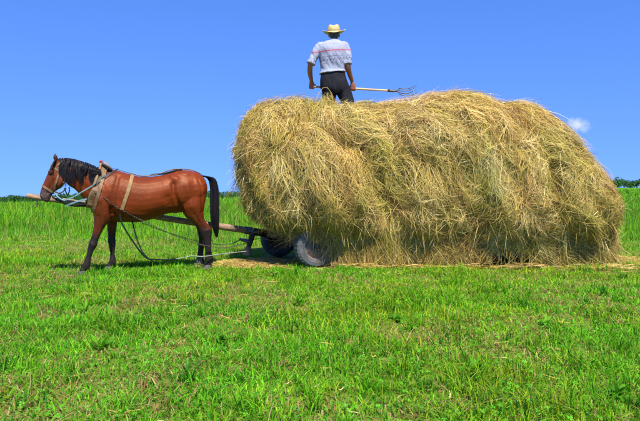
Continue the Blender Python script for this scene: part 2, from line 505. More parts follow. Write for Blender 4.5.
# clover and small round leaves among the grass
xc, yc = scatter(17000, 2.2, 9.0, -0.3)
cl = fbm(xc * 1.7, yc * 1.7, 91, 2)
k = (rng.random(len(xc)) < np.interp(cl, [0.42, 0.6], [0.12, 1.0])) & ~under_hay(xc, yc)
xc, yc = xc[k], yc[k]; N = len(xc)
zc = terrain(xc, yc) + 0.015 + 0.04 * rng.random(N)
r = 0.006 + 0.008 * rng.random(N)
V = []; L = []
ang0 = rng.uniform(0, 2 * np.pi, N)
leafV = np.zeros((N, 3, 4, 3))
nrm = unit(np.stack([rng.normal(0, .4, N), rng.normal(-.15, .4, N), np.ones(N)], -1))
tx = unit(np.cross(nrm, np.stack([np.sin(ang0), np.cos(ang0), np.zeros(N)], -1))); ty = np.cross(nrm, tx)
cen = np.stack([xc, yc, zc], -1)
for j in range(3):
    a = j * 2 * np.pi / 3
    d = tx * math.cos(a) + ty * math.sin(a); s = -tx * math.sin(a) + ty * math.cos(a)
    up = nrm * (r * 0.25)[:, None]
    leafV[:, j, 0] = cen
    leafV[:, j, 1] = cen + d * (r * 0.75)[:, None] - s * (r * 0.62)[:, None] + up
    leafV[:, j, 2] = cen + d * (r * 1.3)[:, None]
    leafV[:, j, 3] = cen + d * (r * 0.75)[:, None] + s * (r * 0.62)[:, None] + up
ccol = np.array([0.09, 0.36, 0.015]) * rng.uniform(0.6, 1.35, (N, 1)) * np.array([1, 1, 1]) + rng.uniform(0, 0.03, (N, 1)) * np.array([1, .6, .3])
me = np_mesh('clover', leafV.reshape(-1, 3), 4, np.arange(N * 12), np.repeat(ccol, 12, axis=0))
me.materials.append(M_GRASS)
o = bpy.data.objects.new('clover', me); C.objects.link(o)
tag(o, 'low clover leaves spread through the foreground grass', 'clover', kind='stuff')

# unmown meadow behind the horse
xt, yt = scatter(92000, 11.4, 140.0, -1.25, 2.5, 70)
k = yt > edge(xt) - 1.6 * rng.random(len(xt)) ** 2
xt, yt = xt[k], yt[k]; N = len(xt)
big = fbm(xt * 0.22, yt * 0.12, 13, 3)
h = (0.26 + 0.34 * rng.random(N) + .22 * (rng.random(N) < .06)) * np.interp(big, [0.3, 0.7], [0.8, 1.2]) * np.interp(yt - edge(xt), [-.5, 4.5], [0.28, 1.0])
w = (0.007 + 0.007 * rng.random(N)) * np.interp(yt, [13, 30, 75, 140], [1.0, 2.2, 5.5, 11])
lean = np.abs(rng.normal(0.35, 0.25, N))
col = GREENS[rng.integers(0, len(GREENS), N)] * rng.uniform(0.75, 1.25, (N, 1)) * np.interp(big, [0.3, 0.7], [0.72, 1.1])[:, None] * np.interp(fbm(xt * .8, yt * .35, 19, 2), [.3, .7], [.66, 1.12])[:, None]
dry = rng.random(N) < np.interp(fbm(xt * .5, yt * .25, 29, 2), [.4, .7], [.04, .22])
col[dry] = np.array([0.30, 0.31, 0.08]) * rng.uniform(0.7, 1.2, (dry.sum(), 1))
blades('tall_grass', xt, yt, h, w, lean, col, K=3, label='tall unmown green meadow grass behind the horse')

# ------------------------------------------------------------------ far hedges and trees (read as one mass)
def far_foliage(name, label, spots, mat, seed):
    """spots: (px, depth, half width m, height m)"""
    r = np.random.default_rng(seed)
    VV, CC = [], []
    for (px, d, hw, hh) in spots:
        x0 = (px - 320) / F * d
        z0 = float(terrain(x0, d))
        n = 450
        # several lumps make a crown of uneven outline
        for lump in range(7):
            c = np.array([x0 + r.uniform(-.75, .75) * hw, d + r.uniform(-.6, .6) * hw, z0 + hh * r.uniform(0.25, 0.78)])
            rad = np.array([hw * r.uniform(.35, .6), hw * r.uniform(.35, .6), hh * r.uniform(.2, .34)])
            m_ = n // 7
            dv = unit(r.normal(size=(m_, 3))) * (r.random((m_, 1)) ** 0.33)
            p = c + dv * rad
            p[:, 2] = np.maximum(p[:, 2], z0 + 0.1)
            a, b2 = unit(r.normal(size=(m_, 3))), unit(r.normal(size=(m_, 3)))
            s = (hh * r.uniform(0.05, 0.11, (m_, 1)))
            quad = np.stack([p - a * s, p + b2 * s, p + a * s, p - b2 * s], 1)
            VV.append(quad.reshape(-1, 3))
            cc = np.array([0.045, 0.115, 0.035]) * r.uniform(0.7, 1.5, (m_, 1))  # leaf green lightened to put distance haze into the colour
            CC.append(np.repeat(cc, 4, axis=0))
        # trunk
        tw = hw * 0.06
        q_ = np.array([[x0 - tw, d, z0 - .2], [x0 + tw, d, z0 - .2], [x0 + tw * .6, d, z0 + hh * .6], [x0 - tw * .6, d, z0 + hh * .6]])
        q2 = np.array([[x0, d - tw, z0 - .2], [x0, d + tw, z0 - .2], [x0, d + tw * .6, z0 + hh * .6], [x0, d - tw * .6, z0 + hh * .6]])
        VV += [q_, q2]; CC += [np.tile([[.06, .045, .03]], (4, 1))] * 2
    V = np.concatenate(VV); cc = np.concatenate(CC)
    me = np_mesh(name, V, 4, np.arange(len(V)), cc); me.materials.append(mat)
    o = bpy.data.objects.new(name, me); C.objects.link(o)
    return tag(o, label, 'trees', kind='stuff')

r_ = np.random.default_rng(3)
far_foliage('far_tree_line', 'dark green far tree line beyond the right end of the hay',
            [(px, r_.uniform(215, 255), r_.uniform(3.0, 4.6), r_.uniform(2.9, 4.4)) for px in np.arange(585, 760, 6.5)], M_GRASS, 1)
far_foliage('far_hedge', 'dark green far hedge on the horizon left of the horse',
            [(px, r_.uniform(150, 175), r_.uniform(2.2, 3.4), r_.uniform(1.7, 2.6)) for px in np.arange(-90, 236, 6.5)], M_GRASS, 2)

# ------------------------------------------------------------------ horse
HA = math.radians(22)
HB = np.array([(150 - 320) / F * 9.15, 9.15, 0.0])
Hh = np.array([-math.cos(HA), -math.sin(HA), 0.0])     # towards the head
Hn = np.array([math.sin(HA), -math.cos(HA), 0.0])      # the horse's left, towards the viewer
def P(px, py, v=0.0):
    """place the photo's point on the horse's own upright plane, v metres to its left"""
    d = np.array([(px - 320) / F, 1.0, (HZ - py) / F])
    o = np.array([0, 0, CH])
    t = np.dot(HB + Hn * v - o, Hn) / np.dot(d, Hn)
    return o + d * t
def HC(p):
    p = np.asarray(p); d = p - HB
    return d @ Hh, d @ Hn, p[..., 2]

def secs(lst, v=None):
    out = []
    for s in lst:
        a, b_, w = s[0], s[1], s[2]
        vv = s[3] if len(s) > 3 else (v or 0.0)
        A, B = P(*a, vv), P(*b_, vv)
        out.append(((A + B) / 2, (A - B) / 2, Hn * w))
    return out

hb = bmesh.new()
TORSO = [((91.5, 190), (92.5, 205), .10), ((93.5, 184), (95, 211), .15), ((98, 178), (100, 216), .20), ((105, 172.5), (107, 220), .235),
         ((115, 171), (116, 222), .265), ((127, 173.5), (127, 222.3), .285), ((140, 176.5), (140, 222), .300), ((154, 176.3), (154, 218.6), .292),
         ((166, 174), (168, 213.5), .275), ((176, 170.5), (178, 213), .285), ((186, 170), (188, 211), .285), ((196, 172.3), (197.5, 207), .26),
         ((202.5, 176.5), (204, 200), .19), ((206, 183), (206.3, 193), .10)]
loft(hb, secs(TORSO), 28, 2.15)
loft(hb, secs([((95, 167.5), (96, 185), .05), ((104, 168.6), (106, 186), .085), ((116, 170), (117, 186), .10), ((128, 173.6), (128, 188), .10), ((136, 176), (136, 190), .10)]), 20, 2)
NECK = [((57, 159), (65, 180), .075), ((63, 158.8), (68, 185), .085), ((72, 159.6), (75, 189.5), .088), ((84, 162.8), (82, 197), .105), ((94, 166.8), (89, 205), .145), ((103, 170), (97, 212), .18)]
loft(hb, secs(NECK), 24, 2.1)
HEAD = [((55, 158.8), (66, 166), .07), ((52.3, 163), (66.5, 174), .09), ((49.8, 168.5), (65.2, 181), .105), ((47.6, 173.5), (62.4, 187), .102), ((45.4, 178.6), (57.6, 190), .084),
        ((43, 184.2), (53.6, 193), .066), ((41, 189.5), (51, 197.3), .062), ((39.8, 194.2), (49.5, 201), .066), ((40.6, 198), (47.5, 202.2), .058), ((43, 200.6), (46, 202.4), .035)]
loft(hb, secs(HEAD), 24, 2.25)
for s in (1, -1):                                             # cheek, brow and nostril swellings
    ball(hb, P(57.8, 181, .075 * s), .085, (1, .45, 1))
    ball(hb, P(51, 172, .082 * s), .042, (1.1, .6, .8))
    ball(hb, P(42.3, 195.5, .05 * s), .03, (1, .7, 1))
    # ears: flattened tapering cups
    e0, e1, e2 = P(57.5, 163, .055 * s), P(55.6, 158, .065 * s), P(54.9, 153.4, .06 * s)
    loft(hb, [(e0, Hh * .03, Hn * .026), (e1, Hh * .033, Hn * .022), ((e1 + e2) / 2, Hh * .024, Hn * .016), (e2, Hh * .006, Hn * .006)], 12, 2)
LEGS = {
 'nf': (.165, [((94, 188), (110, 192), .085, .15), ((92.8, 198), (112, 202), .105, .17), ((92.6, 208), (112, 212), .105), ((93.6, 217), (110.5, 219.5), .085), ((93.4, 228), (104.6, 227.6), .06), ((91, 237.5), (98.8, 238.8), .046),
        ((88.6, 243.5), (97, 246), .047), ((87.4, 250), (93.6, 251.4), .035), ((85.8, 257), (91.2, 258.8), .031), ((82.8, 263.6), (90.2, 267), .039), ((80.6, 267.5), (86.8, 270.5), .033), ((79.2, 270.6), (86, 273.2), .04)]),
 'ff': (-.15, [((103, 200), (119, 202), .09), ((105, 212), (119, 214), .085), ((106.6, 220), (117.6, 221), .066), ((107, 228), (116.6, 228), .054), ((107.9, 236), (115.6, 236), .043),
        ((107.8, 242), (115.9, 243.6), .045), ((109.3, 249), (115.1, 249.4), .034), ((110, 255), (115, 255.4), .030), ((109.2, 260.2), (116.2, 262), .038), ((107.4, 263.6), (113.8, 265.6), .033), ((106.2, 266), (113.6, 268), .04)]),
 'nr': (.155, [((180, 186), (205.5, 184), .12, .12), ((179.5, 197), (206.3, 195), .135, .135), ((180.5, 207), (204.6, 205), .125), ((184, 215), (203.6, 214), .10), ((190.5, 221.5), (205.2, 220.6), .072), ((196.5, 227.3), (209.6, 225.6), .05),
        ((200, 232.6), (212, 229.4), .047), ((202.8, 239.5), (211.6, 238.4), .039), ((204.6, 247), (211.4, 247), .033), ((205, 253.6), (212, 253.6), .032), ((204.6, 259), (213.4, 259.6), .040), ((204.4, 263), (211.6, 263.6), .034), ((203.8, 265.3), (212, 266), .041)]),
 'fr': (-.15, [((182, 196), (203, 195), .12), ((185, 207), (202, 206), .11), ((190, 217), (203, 216), .08), ((195, 225), (206.6, 223.6), .052), ((197.4, 231.6), (207.6, 229.4), .046), ((198.6, 239), (206, 238), .038),
        ((198.2, 247), (204.2, 247), .032), ((197.4, 253.6), (203.4, 253.6), .031), ((196.6, 258.6), (204.4, 259.2), .039), ((196, 261.6), (202.6, 262.2), .034), ((195.4, 263.4), (203, 264), .041)]),
}
for k_, (v_, l_) in LEGS.items():
    loft(hb, secs(l_, v_), 18, 2.1)
for s in (1, -1):                                             # muscle masses
    ball(hb, P(103, 196, .17 * s), .16, (.75, .55, 1.15))
    ball(hb, P(193, 190, .155 * s), .20, (.9, .6, 1.1))
    ball(hb, P(97.5, 203, .11 * s), .12, (.8, .8, 1))
    ball(hb, P(183, 176, .14 * s), .10, (1.2, .8, .6))
body = remeshed('body', hb, 0.012, 4, 0.5)
HV = mesh_np(body.data).astype(float)
t_, v_, z_ = HC(HV)
# muscle relief: grooves (-) and ridges (+) drawn on the flanks
STROKES = [([(118, 177), (114, 190), (112.5, 203), (113, 214)], .034, -.020), ([(98, 181), (95, 192), (94.5, 204)], .025, -.012), ([(111, 208), (113, 216), (116, 221)], .028, -.022),
           ([(104, 176), (101, 190), (99, 200)], .045, .014), ([(172, 184), (173, 193), (177, 203), (182, 213)], .032, -.028), ([(167, 198), (170, 203)], .07, -.022), ([(172, 177), (175, 179)], .045, .022),
           ([(197, 178), (200, 190), (201, 203), (201.5, 212)], .022, -.013), ([(186, 184), (188, 196), (190, 206)], .05, .014), ([(204, 183), (204.5, 192)], .03, .008), ([(193, 214), (199, 223)], .016, -.010),
           ([(98, 216), (99, 226), (96, 236)], .014, -.007), ([(104, 214), (103, 224)], .02, .008), ([(118, 206), (130, 213), (146, 216)], .035, .008), ([(120, 179), (140, 184), (160, 182)], .03, .006),
           ([(50.5, 176), (47, 184), (44.5, 190)], .012, .007), ([(54, 180), (50.5, 187), (47.5, 193)], .016, -.010), ([(60, 174), (61.5, 181), (58, 187)], .014, .008), ([(42, 194.6), (42.6, 196)], .012, -.014), ([(45, 199.6), (48.5, 198.2)], .006, -.006),
           ([(68, 172), (80, 182), (92, 194)], .03, -.010), ([(70, 184), (78, 190), (86, 199)], .022, .008), ([(50.2, 170.6), (52.6, 170.8)], .012, .008), ([(90, 243), (94, 246)], .02, .004), ([(205, 231), (209, 229)], .018, .005)]
for r_x in ():
    STROKES.append(([(r_x, 186), (r_x - 1, 198), (r_x - 3, 210)], .016, -.0012))
nrmh = np.empty(len(body.data.vertices) * 3, dtype=np.float32); body.data.vertices.foreach_get('normal', nrmh); nrmh = nrmh.reshape(-1, 3).astype(float)
dsp = np.zeros(len(HV))
for pts_, rad_, dep_ in STROKES:
    pc_ = catmull(pts_, 22) if len(pts_) > 2 else np.linspace(pts_[0], pts_[1], 30)
    tz = np.array([[HC(P(a_, b_2, .15))[0], HC(P(a_, b_2, .15))[2]] for a_, b_2 in pc_])
    dd = np.min(np.hypot(t_[:, None] - tz[None, :, 0], z_[:, None] - tz[None, :, 1]), axis=1)
    dsp += dep_ * np.exp(-(dd / rad_) ** 2)
dsp *= np.clip(np.abs(nrmh @ Hn) * 1.5, 0, 1)
HV = HV + nrmh * dsp[:, None]
body.data.vertices.foreach_set('co', HV.astype(np.float32).ravel()); body.data.update()
t_, v_, z_ = HC(HV)
# bay coat: chestnut red with black points
bay = np.array([0.150, 0.0245, 0.003])
col = np.tile(bay, (len(HV), 1))
nz_ = fbm(t_ * 4.2 + z_ * 2.6 + 50, z_ * 4.2 - t_ * 2.6 + 20, 4, 4)[:, None]
fine = fbm(t_ * 31 + z_ * 17 + 7, z_ * 23 - t_ * 13 + 3, 14, 3)[:, None]
col *= (0.70 + 0.6 * nz_) * (0.86 + 0.28 * fine)
body_shade = np.clip(smooth(.98, .70, z_) * .35 + smooth(.45, .75, t_) * smooth(1.25, 1.05, z_) * .3, 0, .6)[:, None]  # shade of belly and chest, mixed into the coat colour
col = col * (1 - body_shade) + np.array([.045, .012, .005]) * body_shade
bel = smooth(0.86, 0.66, z_)[:, None] * ((t_ > -.65) & (t_ < .5))[:, None]  # belly tinted yellowish, painting in light reflected from the grass
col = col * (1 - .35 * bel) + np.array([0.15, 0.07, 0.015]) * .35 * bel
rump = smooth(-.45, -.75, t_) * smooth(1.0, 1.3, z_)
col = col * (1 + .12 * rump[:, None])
blk = np.array([0.007, 0.006, 0.006])
legb = smooth(0.74, 0.52, z_ + (nz_[:, 0] - .5) * .14)
front = t_ > .2
legb = np.where(front, smooth(0.68, 0.50, z_ + (nz_[:, 0] - .5) * .14), legb)
col = col * (1 - legb[:, None]) + (blk + .010 * nz_) * legb[:, None]
# face: darker front and muzzle, sooty neck crest
tm, _, zm_ = HC(P(43.5, 197)); tp, _, zp = HC(P(57, 162))
hd = np.array([tm - tp, zm_ - zp]); hl = np.hypot(*hd); hd /= hl
al = ((t_ - tp) * hd[0] + (z_ - zp) * hd[1]) / hl
ac = -(t_ - tp) * hd[1] + (z_ - zp) * hd[0]
headmask = smooth(HC(P(72, 180))[0], HC(P(66, 180))[0], t_)
muz = headmask * smooth(.62, .9, al)
col = col * (1 - .86 * muz[:, None]) + np.array([0.05, 0.042, 0.042]) * .86 * muz[:, None]
cr = smooth(.35, .6, t_) * (1 - headmask) * smooth(1.2, 1.45, z_) * .6
col = col * (1 - cr[:, None]) + np.array([.05, .02, .015]) * cr[:, None]
hd_dark = headmask * (1 - muz) * (.35 + .45 * smooth(.45, .1, al) * 0 + .3 * smooth(-.02, .06, ac * np.sign(-1) * 1.0) * 0)
col = col * (1 - hd_dark[:, None]) + np.array([.05, .022, .016]) * hd_dark[:, None]
ear = headmask * smooth(HC(P(57, 161))[2], HC(P(57, 157))[2], z_)
col = col * (1 - ear[:, None]) + blk * ear[:, None]
soc = np.exp(-(np.linalg.norm(HV - P(204, 262, -.15), axis=1) / .075) ** 2)
soc = np.clip(soc * 1.6, 0, 1) * (v_ < 0)
col = col * (1 - .6 * soc[:, None]) + np.array([.45, .38, .32]) * .6 * soc[:, None]
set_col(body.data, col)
m, nt, b = mat_new('bay_coat')
at = nt.nodes.new('ShaderNodeAttribute'); at.attribute_name = 'Col'
nt.links.new(at.outputs['Color'], b.inputs['Base Color'])
b.inputs['Specular IOR Level'].default_value = 0.40; b.inputs['Specular Tint'].default_value = (1.0, .62, .42, 1)
tc = nt.nodes.new('ShaderNodeTexCoord')
n2 = nt.nodes.new('ShaderNodeTexNoise'); n2.inputs['Scale'].default_value = 9; n2.inputs['Detail'].default_value = 8
nt.links.new(tc.outputs['Object'], n2.inputs['Vector'])
bp = nt.nodes.new('ShaderNodeBump'); bp.inputs['Strength'].default_value = 0.3; bp.inputs['Distance'].default_value = 0.02
nt.links.new(n2.outputs['Fac'], bp.inputs['Height'])
mph = nt.nodes.new('ShaderNodeMapping'); mph.inputs['Scale'].default_value = (60, 60, 150); mph.inputs['Rotation'].default_value = (0, .5, 0)
nt.links.new(tc.outputs['Object'], mph.inputs['Vector'])
n3 = nt.nodes.new('ShaderNodeTexNoise'); n3.inputs['Scale'].default_value = 1.0; n3.inputs['Detail'].default_value = 5
nt.links.new(mph.outputs['Vector'], n3.inputs['Vector'])
bp3 = nt.nodes.new('ShaderNodeBump'); bp3.inputs['Strength'].default_value = 0.5; bp3.inputs['Distance'].default_value = 0.006
nt.links.new(n3.outputs['Fac'], bp3.inputs['Height']); nt.links.new(bp.outputs['Normal'], bp3.inputs['Normal'])
nt.links.new(bp3.outputs['Normal'], b.inputs['Normal'])
rr = nt.nodes.new('ShaderNodeMapRange'); rr.inputs['To Min'].default_value = .38; rr.inputs['To Max'].default_value = .56
nt.links.new(n2.outputs['Fac'], rr.inputs['Value']); nt.links.new(rr.outputs['Result'], b.inputs['Roughness'])
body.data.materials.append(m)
horse = empty('horse', HB)
tag(horse, 'bay brown horse with black mane, tail and legs harnessed to the hay wagon', 'horse')
put(body, horse)
bvh = BVHTree.FromPolygons([tuple(v) for v in HV], [tuple(p.vertices) for p in body.data.polygons])

# hooves, eyes
for k_, (v_l, l_) in LEGS.items():
    a, b_ = l_[-1][0], l_[-1][1]
    A, B = P(*a, v_l), P(*b_, v_l)
    c = (A + B) / 2; f = unit((A - B) * np.array([1, 1, 0])); r0 = np.linalg.norm(A - B) / 2
    zt = c[2] + .012
    gz = float(terrain(c[0], c[1]))
    hbm = bmesh.new()
    c_top = np.array([c[0], c[1], zt]); c_bot = c_top + f * .022; c_bot[2] = gz - .004
    loft(hbm, [(c_top, f * (r0 * 1.0), Hn * .044), ((c_top + c_bot) / 2 , f * (r0 * 1.12), Hn * .052), (c_bot, f * (r0 * 1.22), Hn * .058)], 18, 2.3, 3)
    bm_obj('hoof', hbm, M_HOOF, horse)
def surf(px, py, side=1, off=0.0):
    """point on the horse's flank seen at this place"""
    q0 = P(px, py, .9 * side)
    vv = .25 * side
    for _ in range(6):
        q0 = P(px, py, vv)
        h = bvh.ray_cast(Vector(q0 + Hn * side * (1.2 - abs(vv))), Vector(-Hn * side), 1.6)
        if h[0] is None: return Vector(P(px, py, .1 * side)), Vector(Hn * side)
        vv = float(np.dot(np.array(h[0]) - HB, Hn))
    n_ = h[1] if h[1].dot(Vector(Hn * side)) > 0 else -h[1]
    return h[0] + n_ * off, n_
for s in (1, -1):
    hbm = bmesh.new(); p_, n_ = surf(50.6, 173.2, s, -.008)
    ball(hbm, p_, .019); bm_obj('eye', hbm, M_EYE, horse)

# mane
def hair_ribbons(name, Pl, width, col, parent, mat=M_HAIR, wdir=None):
    tang = np.gradient(Pl, axis=1)
    N, K, _ = Pl.shape
    if wdir is None: wdir = unit(np.cross(tang, np.array([0.2, -1.0, 0.25]) + rng.normal(0, .35, (N, 1, 3))))
    prof = np.interp(np.linspace(0, 1, K), [0, .2, .7, 1], [.7, 1, .8, .12])
    o = ribbons(name, Pl, wdir * (width[:, None] * .5 * prof)[:, :, None], col, None, mat, True)
    return put(o, parent)
N = 1900; K = 8
crest = catmull([(59, 158.3), (64, 157.9), (72, 158.6), (84, 161.7), (94, 165.6), (99, 168.2)], 10)
u = rng.random(N) ** 0.9
ci = u * (len(crest) - 1); i0 = np.minimum(ci.astype(int), len(crest) - 2); fr = (ci - i0)[:, None]
root = crest[i0] * (1 - fr) + crest[i0 + 1] * fr
lock = np.floor(u * 26); lr = _hash(lock, lock * 0 + 5, 9)
length = np.interp(u, [0, .15, .55, .85, 1], [20, 27, 25, 17, 6]) * (0.42 + 0.68 * lr) * rng.uniform(.55, 1.12, N)
nw = np.interp(root[:, 0], [57, 72, 84, 94, 100], [.085, .09, .105, .14, .16])
Pl = np.zeros((N, K, 3))
tt = np.linspace(0, 1, K)
sway = rng.normal(0, 1.1, N) + (lr - .5) * 9 - 1.0
loff = rng.uniform(.008, .035, N)
for j, t in enumerate(tt):
    wv = np.interp(t, [0, .18, .4, .7, 1], [0.0, .62, .98, 1.06, 1.02])
    for i in range(N):
        Pl[i, j] = P(root[i, 0] + sway[i] * t ** 1.3 + .5 * math.sin(t * 6 + lr[i] * 20), root[i, 1] + length[i] * (t ** 1.15), wv * nw[i] + loff[i] * min(1, t * 4 + .2))
mcol = np.array([0.010, 0.009, 0.010]) * rng.uniform(.6, 1.6, (N, 1)) + (rng.random((N, 1)) < .08) * np.array([.03, .02, .014])
hair_ribbons('mane', Pl, rng.uniform(.004, .008, N), mcol, horse)
# forelock
N = 420; Pl = np.zeros((N, 7, 3))
v0 = rng.normal(0, .028, N); ln_ = rng.uniform(.55, 1.1, N); dx = rng.normal(0, .5, N)
for j, t in enumerate(np.linspace(0, 1, 7)):
    for i in range(N):
        Pl[i, j] = P(58.5 - (8.6 + dx[i]) * (t * ln_[i]) ** .75, 158.8 + 13.5 * (t * ln_[i]) ** 1.35 - 1.2 * math.sin(t * 3.1), v0[i] * (1 + 1.2 * t) + .03 * t)
hair_ribbons('forelock', Pl, rng.uniform(.004, .007, N), np.array([0.013, 0.011, 0.012]) * rng.uniform(.6, 1.6, (N, 1)), horse)
# tail
N = 2600; K = 14
dock = catmull([(198.5, 175.0), (204.5, 176.2), (211, 178.2), (214, 185), (214.8, 196), (214.9, 210), (215.3, 223), (216.8, 237)], 10)
rad = np.interp(np.linspace(0, 1, len(dock)), [0, .15, .35, .6, .8, .93, 1], [.020, .040, .052, .062, .062, .040, .012])
lk = rng.integers(0, 22, N); lc_ = rng.normal(0, .55, (22, 2)); off = lc_[lk] + rng.normal(0, .17, (N, 2)); off /= np.maximum(1, np.linalg.norm(off, axis=1, keepdims=True))
start = np.where(rng.random(N) < .5, 0.0, rng.uniform(0, .45, N)); end = np.clip(rng.normal(.86, .09, 22)[lk] + rng.normal(0, .04, N), .5, 1.0)
Pl = np.zeros((N, K, 3))
wob = rng.uniform(0, 6.28, N)
for j, t in enumerate(np.linspace(0, 1, K)):
    c_ = (start + (end - start) * t) * (len(dock) - 1)
    i0 = np.minimum(c_.astype(int), len(dock) - 2); fr = c_ - i0
    pxs = dock[i0, 0] * (1 - fr) + dock[i0 + 1, 0] * fr; pys = dock[i0, 1] * (1 - fr) + dock[i0 + 1, 1] * fr
    rr_ = np.interp(c_, np.arange(len(dock)), rad)
    for i in range(N):
        q0 = P(pxs[i], pys[i], 0)
        Pl[i, j] = q0 + Hh * (off[i, 0] * rr_[i] + .010 * math.sin(wob[i] + t * 7)) + Hn * (off[i, 1] * rr_[i])
hair_ribbons('tail', Pl, rng.uniform(.004, .008, N), np.array([0.006, 0.0055, 0.006]) * rng.uniform(.4, 2.6, (N, 1)), horse)

for (px, py, v0_) in ((89.5, 266, .165), (115.6, 261.4, -.15), (212.8, 259.6, .155), (203.8, 259.2, -.15)):
    N = 160; Pl = np.zeros((N, 5, 3)); q0 = P(px, py, v0_)
    a_ = rng.normal(0, .8, N); ln_ = rng.uniform(.03, .085, N)
    for j, t in enumerate(np.linspace(0, 1, 5)):
        Pl[:, j] = q0 + (-Hh)[None, :] * (np.cos(a_) * (.012 + .022 * t) - .03)[:, None] + Hn[None, :] * (np.sin(a_) * (.034 + .012 * t))[:, None] + np.array([0, 0, 1.0]) * (.02 - ln_ * t ** 1.2)[:, None]
    hair_ribbons('fetlock_hair', Pl, rng.uniform(.003, .006, N), np.array([0.012, 0.010, 0.009]) * rng.uniform(.5, 2.0, (N, 1)), horse)

# ------------------------------------------------------------------ harness
harness = empty('harness', P(100, 170, 0))
SC = np.array([-1.2, 10.08, .36])        # singletree centre
tag(harness, 'leather and rope harness with tan girth and faded blue strap on the horse', 'harness')
def ring(A, B, width, off, mat, name, a0=0, a1=360, parent=harness, n=56, thick=.008, reach=.9):
    A, B = np.array(P(*A)), np.array(P(*B))
    mid = (A + B) / 2; e1 = unit(A - B)
    sd = np.cross(e1, Hn)
    pts, nr = [], []
    for i in range(n + 1):
        a = math.radians(a0 + (a1 - a0) * i / n)
        d = e1 * math.cos(a) + Hn * math.sin(a)
        h = bvh.ray_cast(Vector(mid + d * reach), Vector(-d), reach)
        if h[0] is None: continue
        pts.append(h[0] + Vector(d) * off); nr.append(Vector(d))
    # pull taut: local average
    for _ in range(3):
        q_ = [pts[0]] + [(pts[i - 1] + pts[i] * 2 + pts[i + 1]) / 4 for i in range(1, len(pts) - 1)] + [pts[-1]]
        pts = [p if (p - Vector(mid)).length > (o_ - Vector(mid)).length - .004 else o_ for p, o_ in zip(q_, pts)]
    bm = bmesh.new()
    strap(bm, pts, nr, [Vector(sd)] * len(pts), width, thick)
    return bm_obj(name, bm, mat, parent, False)
def flank(pl, width, off, mat, name, parent=harness, side=1, thick=.007, n=7):
    pp = catmull(pl, n)
    pts, nr = [], []
    for a in pp:
        p_, n_ = surf(a[0], a[1], side, off); pts.append(p_); nr.append(n_)
    sds = []
    for i in range(len(pts)):
        d = (pts[min(i + 1, len(pts) - 1)] - pts[max(i - 1, 0)]).normalized()
        sds.append(d.cross(nr[i]))
    bm = bmesh.new(); strap(bm, pts, nr, sds, width, thick)
    return bm_obj(name, bm, mat, parent, False)
def rope(pl, rad, mat, name, parent=harness, n=6):
    bm = bmesh.new(); tube(bm, pl, rad, 8, n)
    return bm_obj(name, bm, mat, parent)
def chain(pl, mat, name, parent=harness, link=.034, wire=.0028):
    pp = catmull(pl, 12); d = np.r_[0, np.cumsum(np.linalg.norm(np.diff(pp, axis=0), axis=1))]
    n = int(d[-1] / (link * .72)); bm = bmesh.new()
    for i in range(n):
        s0 = d[-1] * (i + .5) / n
        c = np.array([np.interp(s0, d, pp[:, j]) for j in range(3)])
        c2 = np.array([np.interp(min(s0 + .01, d[-1]), d, pp[:, j]) for j in range(3)]); c1 = np.array([np.interp(max(s0 - .01, 0), d, pp[:, j]) for j in range(3)])
        dv = Vector(c2 - c1).normalized(); u, w_ = perp_frame(dv)
        if i % 2: u, w_ = w_, u
        rings = []
        for a in range(10):
            th = 2 * math.pi * a / 10
            pc = Vector(c) + dv * (math.cos(th) * link * .5) + u * (math.sin(th) * link * .28)
            rd = (dv * (math.cos(th) * .5) + u * (math.sin(th) * .5)).normalized()
            rings.append([bm.verts.new(pc + rd * wire * math.cos(f_) + w_ * wire * math.sin(f_)) for f_ in (0, 1.57, 3.14, 4.71)])
        for a in range(10):
            for j in range(4):
                bm.faces.new((rings[a][j], rings[a][(j + 1) % 4], rings[(a + 1) % 10][(j + 1) % 4], rings[(a + 1) % 10][j]))
    return bm_obj(name, bm, mat, parent)

# collar: padded roll, hame boards either side, saddle pad on top
col_o = ring((102.5, 166.5), (89, 207.5), .085, .012, M_LEATHER, 'collar', thick=.035)
ring((105.6, 168), (93, 208.6), .045, .016, M_LEATHER, 'hame_strap', parent=col_o, thick=.02)
ring((100.2, 166), (85.5, 205.5), .035, .020, M_DARKLEATHER, 'collar_roll', parent=col_o, thick=.03)
for s in (1, -1):
    p0 = P(101, 163.5, .05 * s); pl_ = [p0]
    for a in ((99, 172), (95, 183), (91, 196), (90.5, 205)):
        pl_.append(np.array(surf(a[0], a[1], s, .05)[0]))
    bm = bmesh.new(); tube(bm, pl_, [.013, .017, .019, .017, .012], 8, 5)
    bm_obj('hame', bm, M_TAN, harness)
bm = bmesh.new()
pc = P(106.2, 165.6, 0)
loft(bm, [(P(101, 163.6, 0), np.array([0, 0, .012]), Hn * .03), (P(103, 163.6, 0), np.array([0, 0, .035]), Hn * .10), (P(107, 165.4, 0), np.array([0, 0, .042]), Hn * .13), (P(110.6, 168.4, 0), np.array([0, 0, .03]), Hn * .11), (P(112.4, 170, 0), np.array([0, 0, .01]), Hn * .05)], 20, 2.4)
pad = bm_obj('saddle_pad', bm, M_PAD, harness)
bm = bmesh.new(); ball(bm, P(101.2, 161.8, .02), .026, (1, 1, .9)); ball(bm, P(102.6, 162.6, .03), .022)
bm_obj('tassel', bm, M_REDCLOTH, pad)
# girth
ring((131.8, 174.5), (116, 222.5), .050, .006, M_TAN, 'girth', -122, 122)
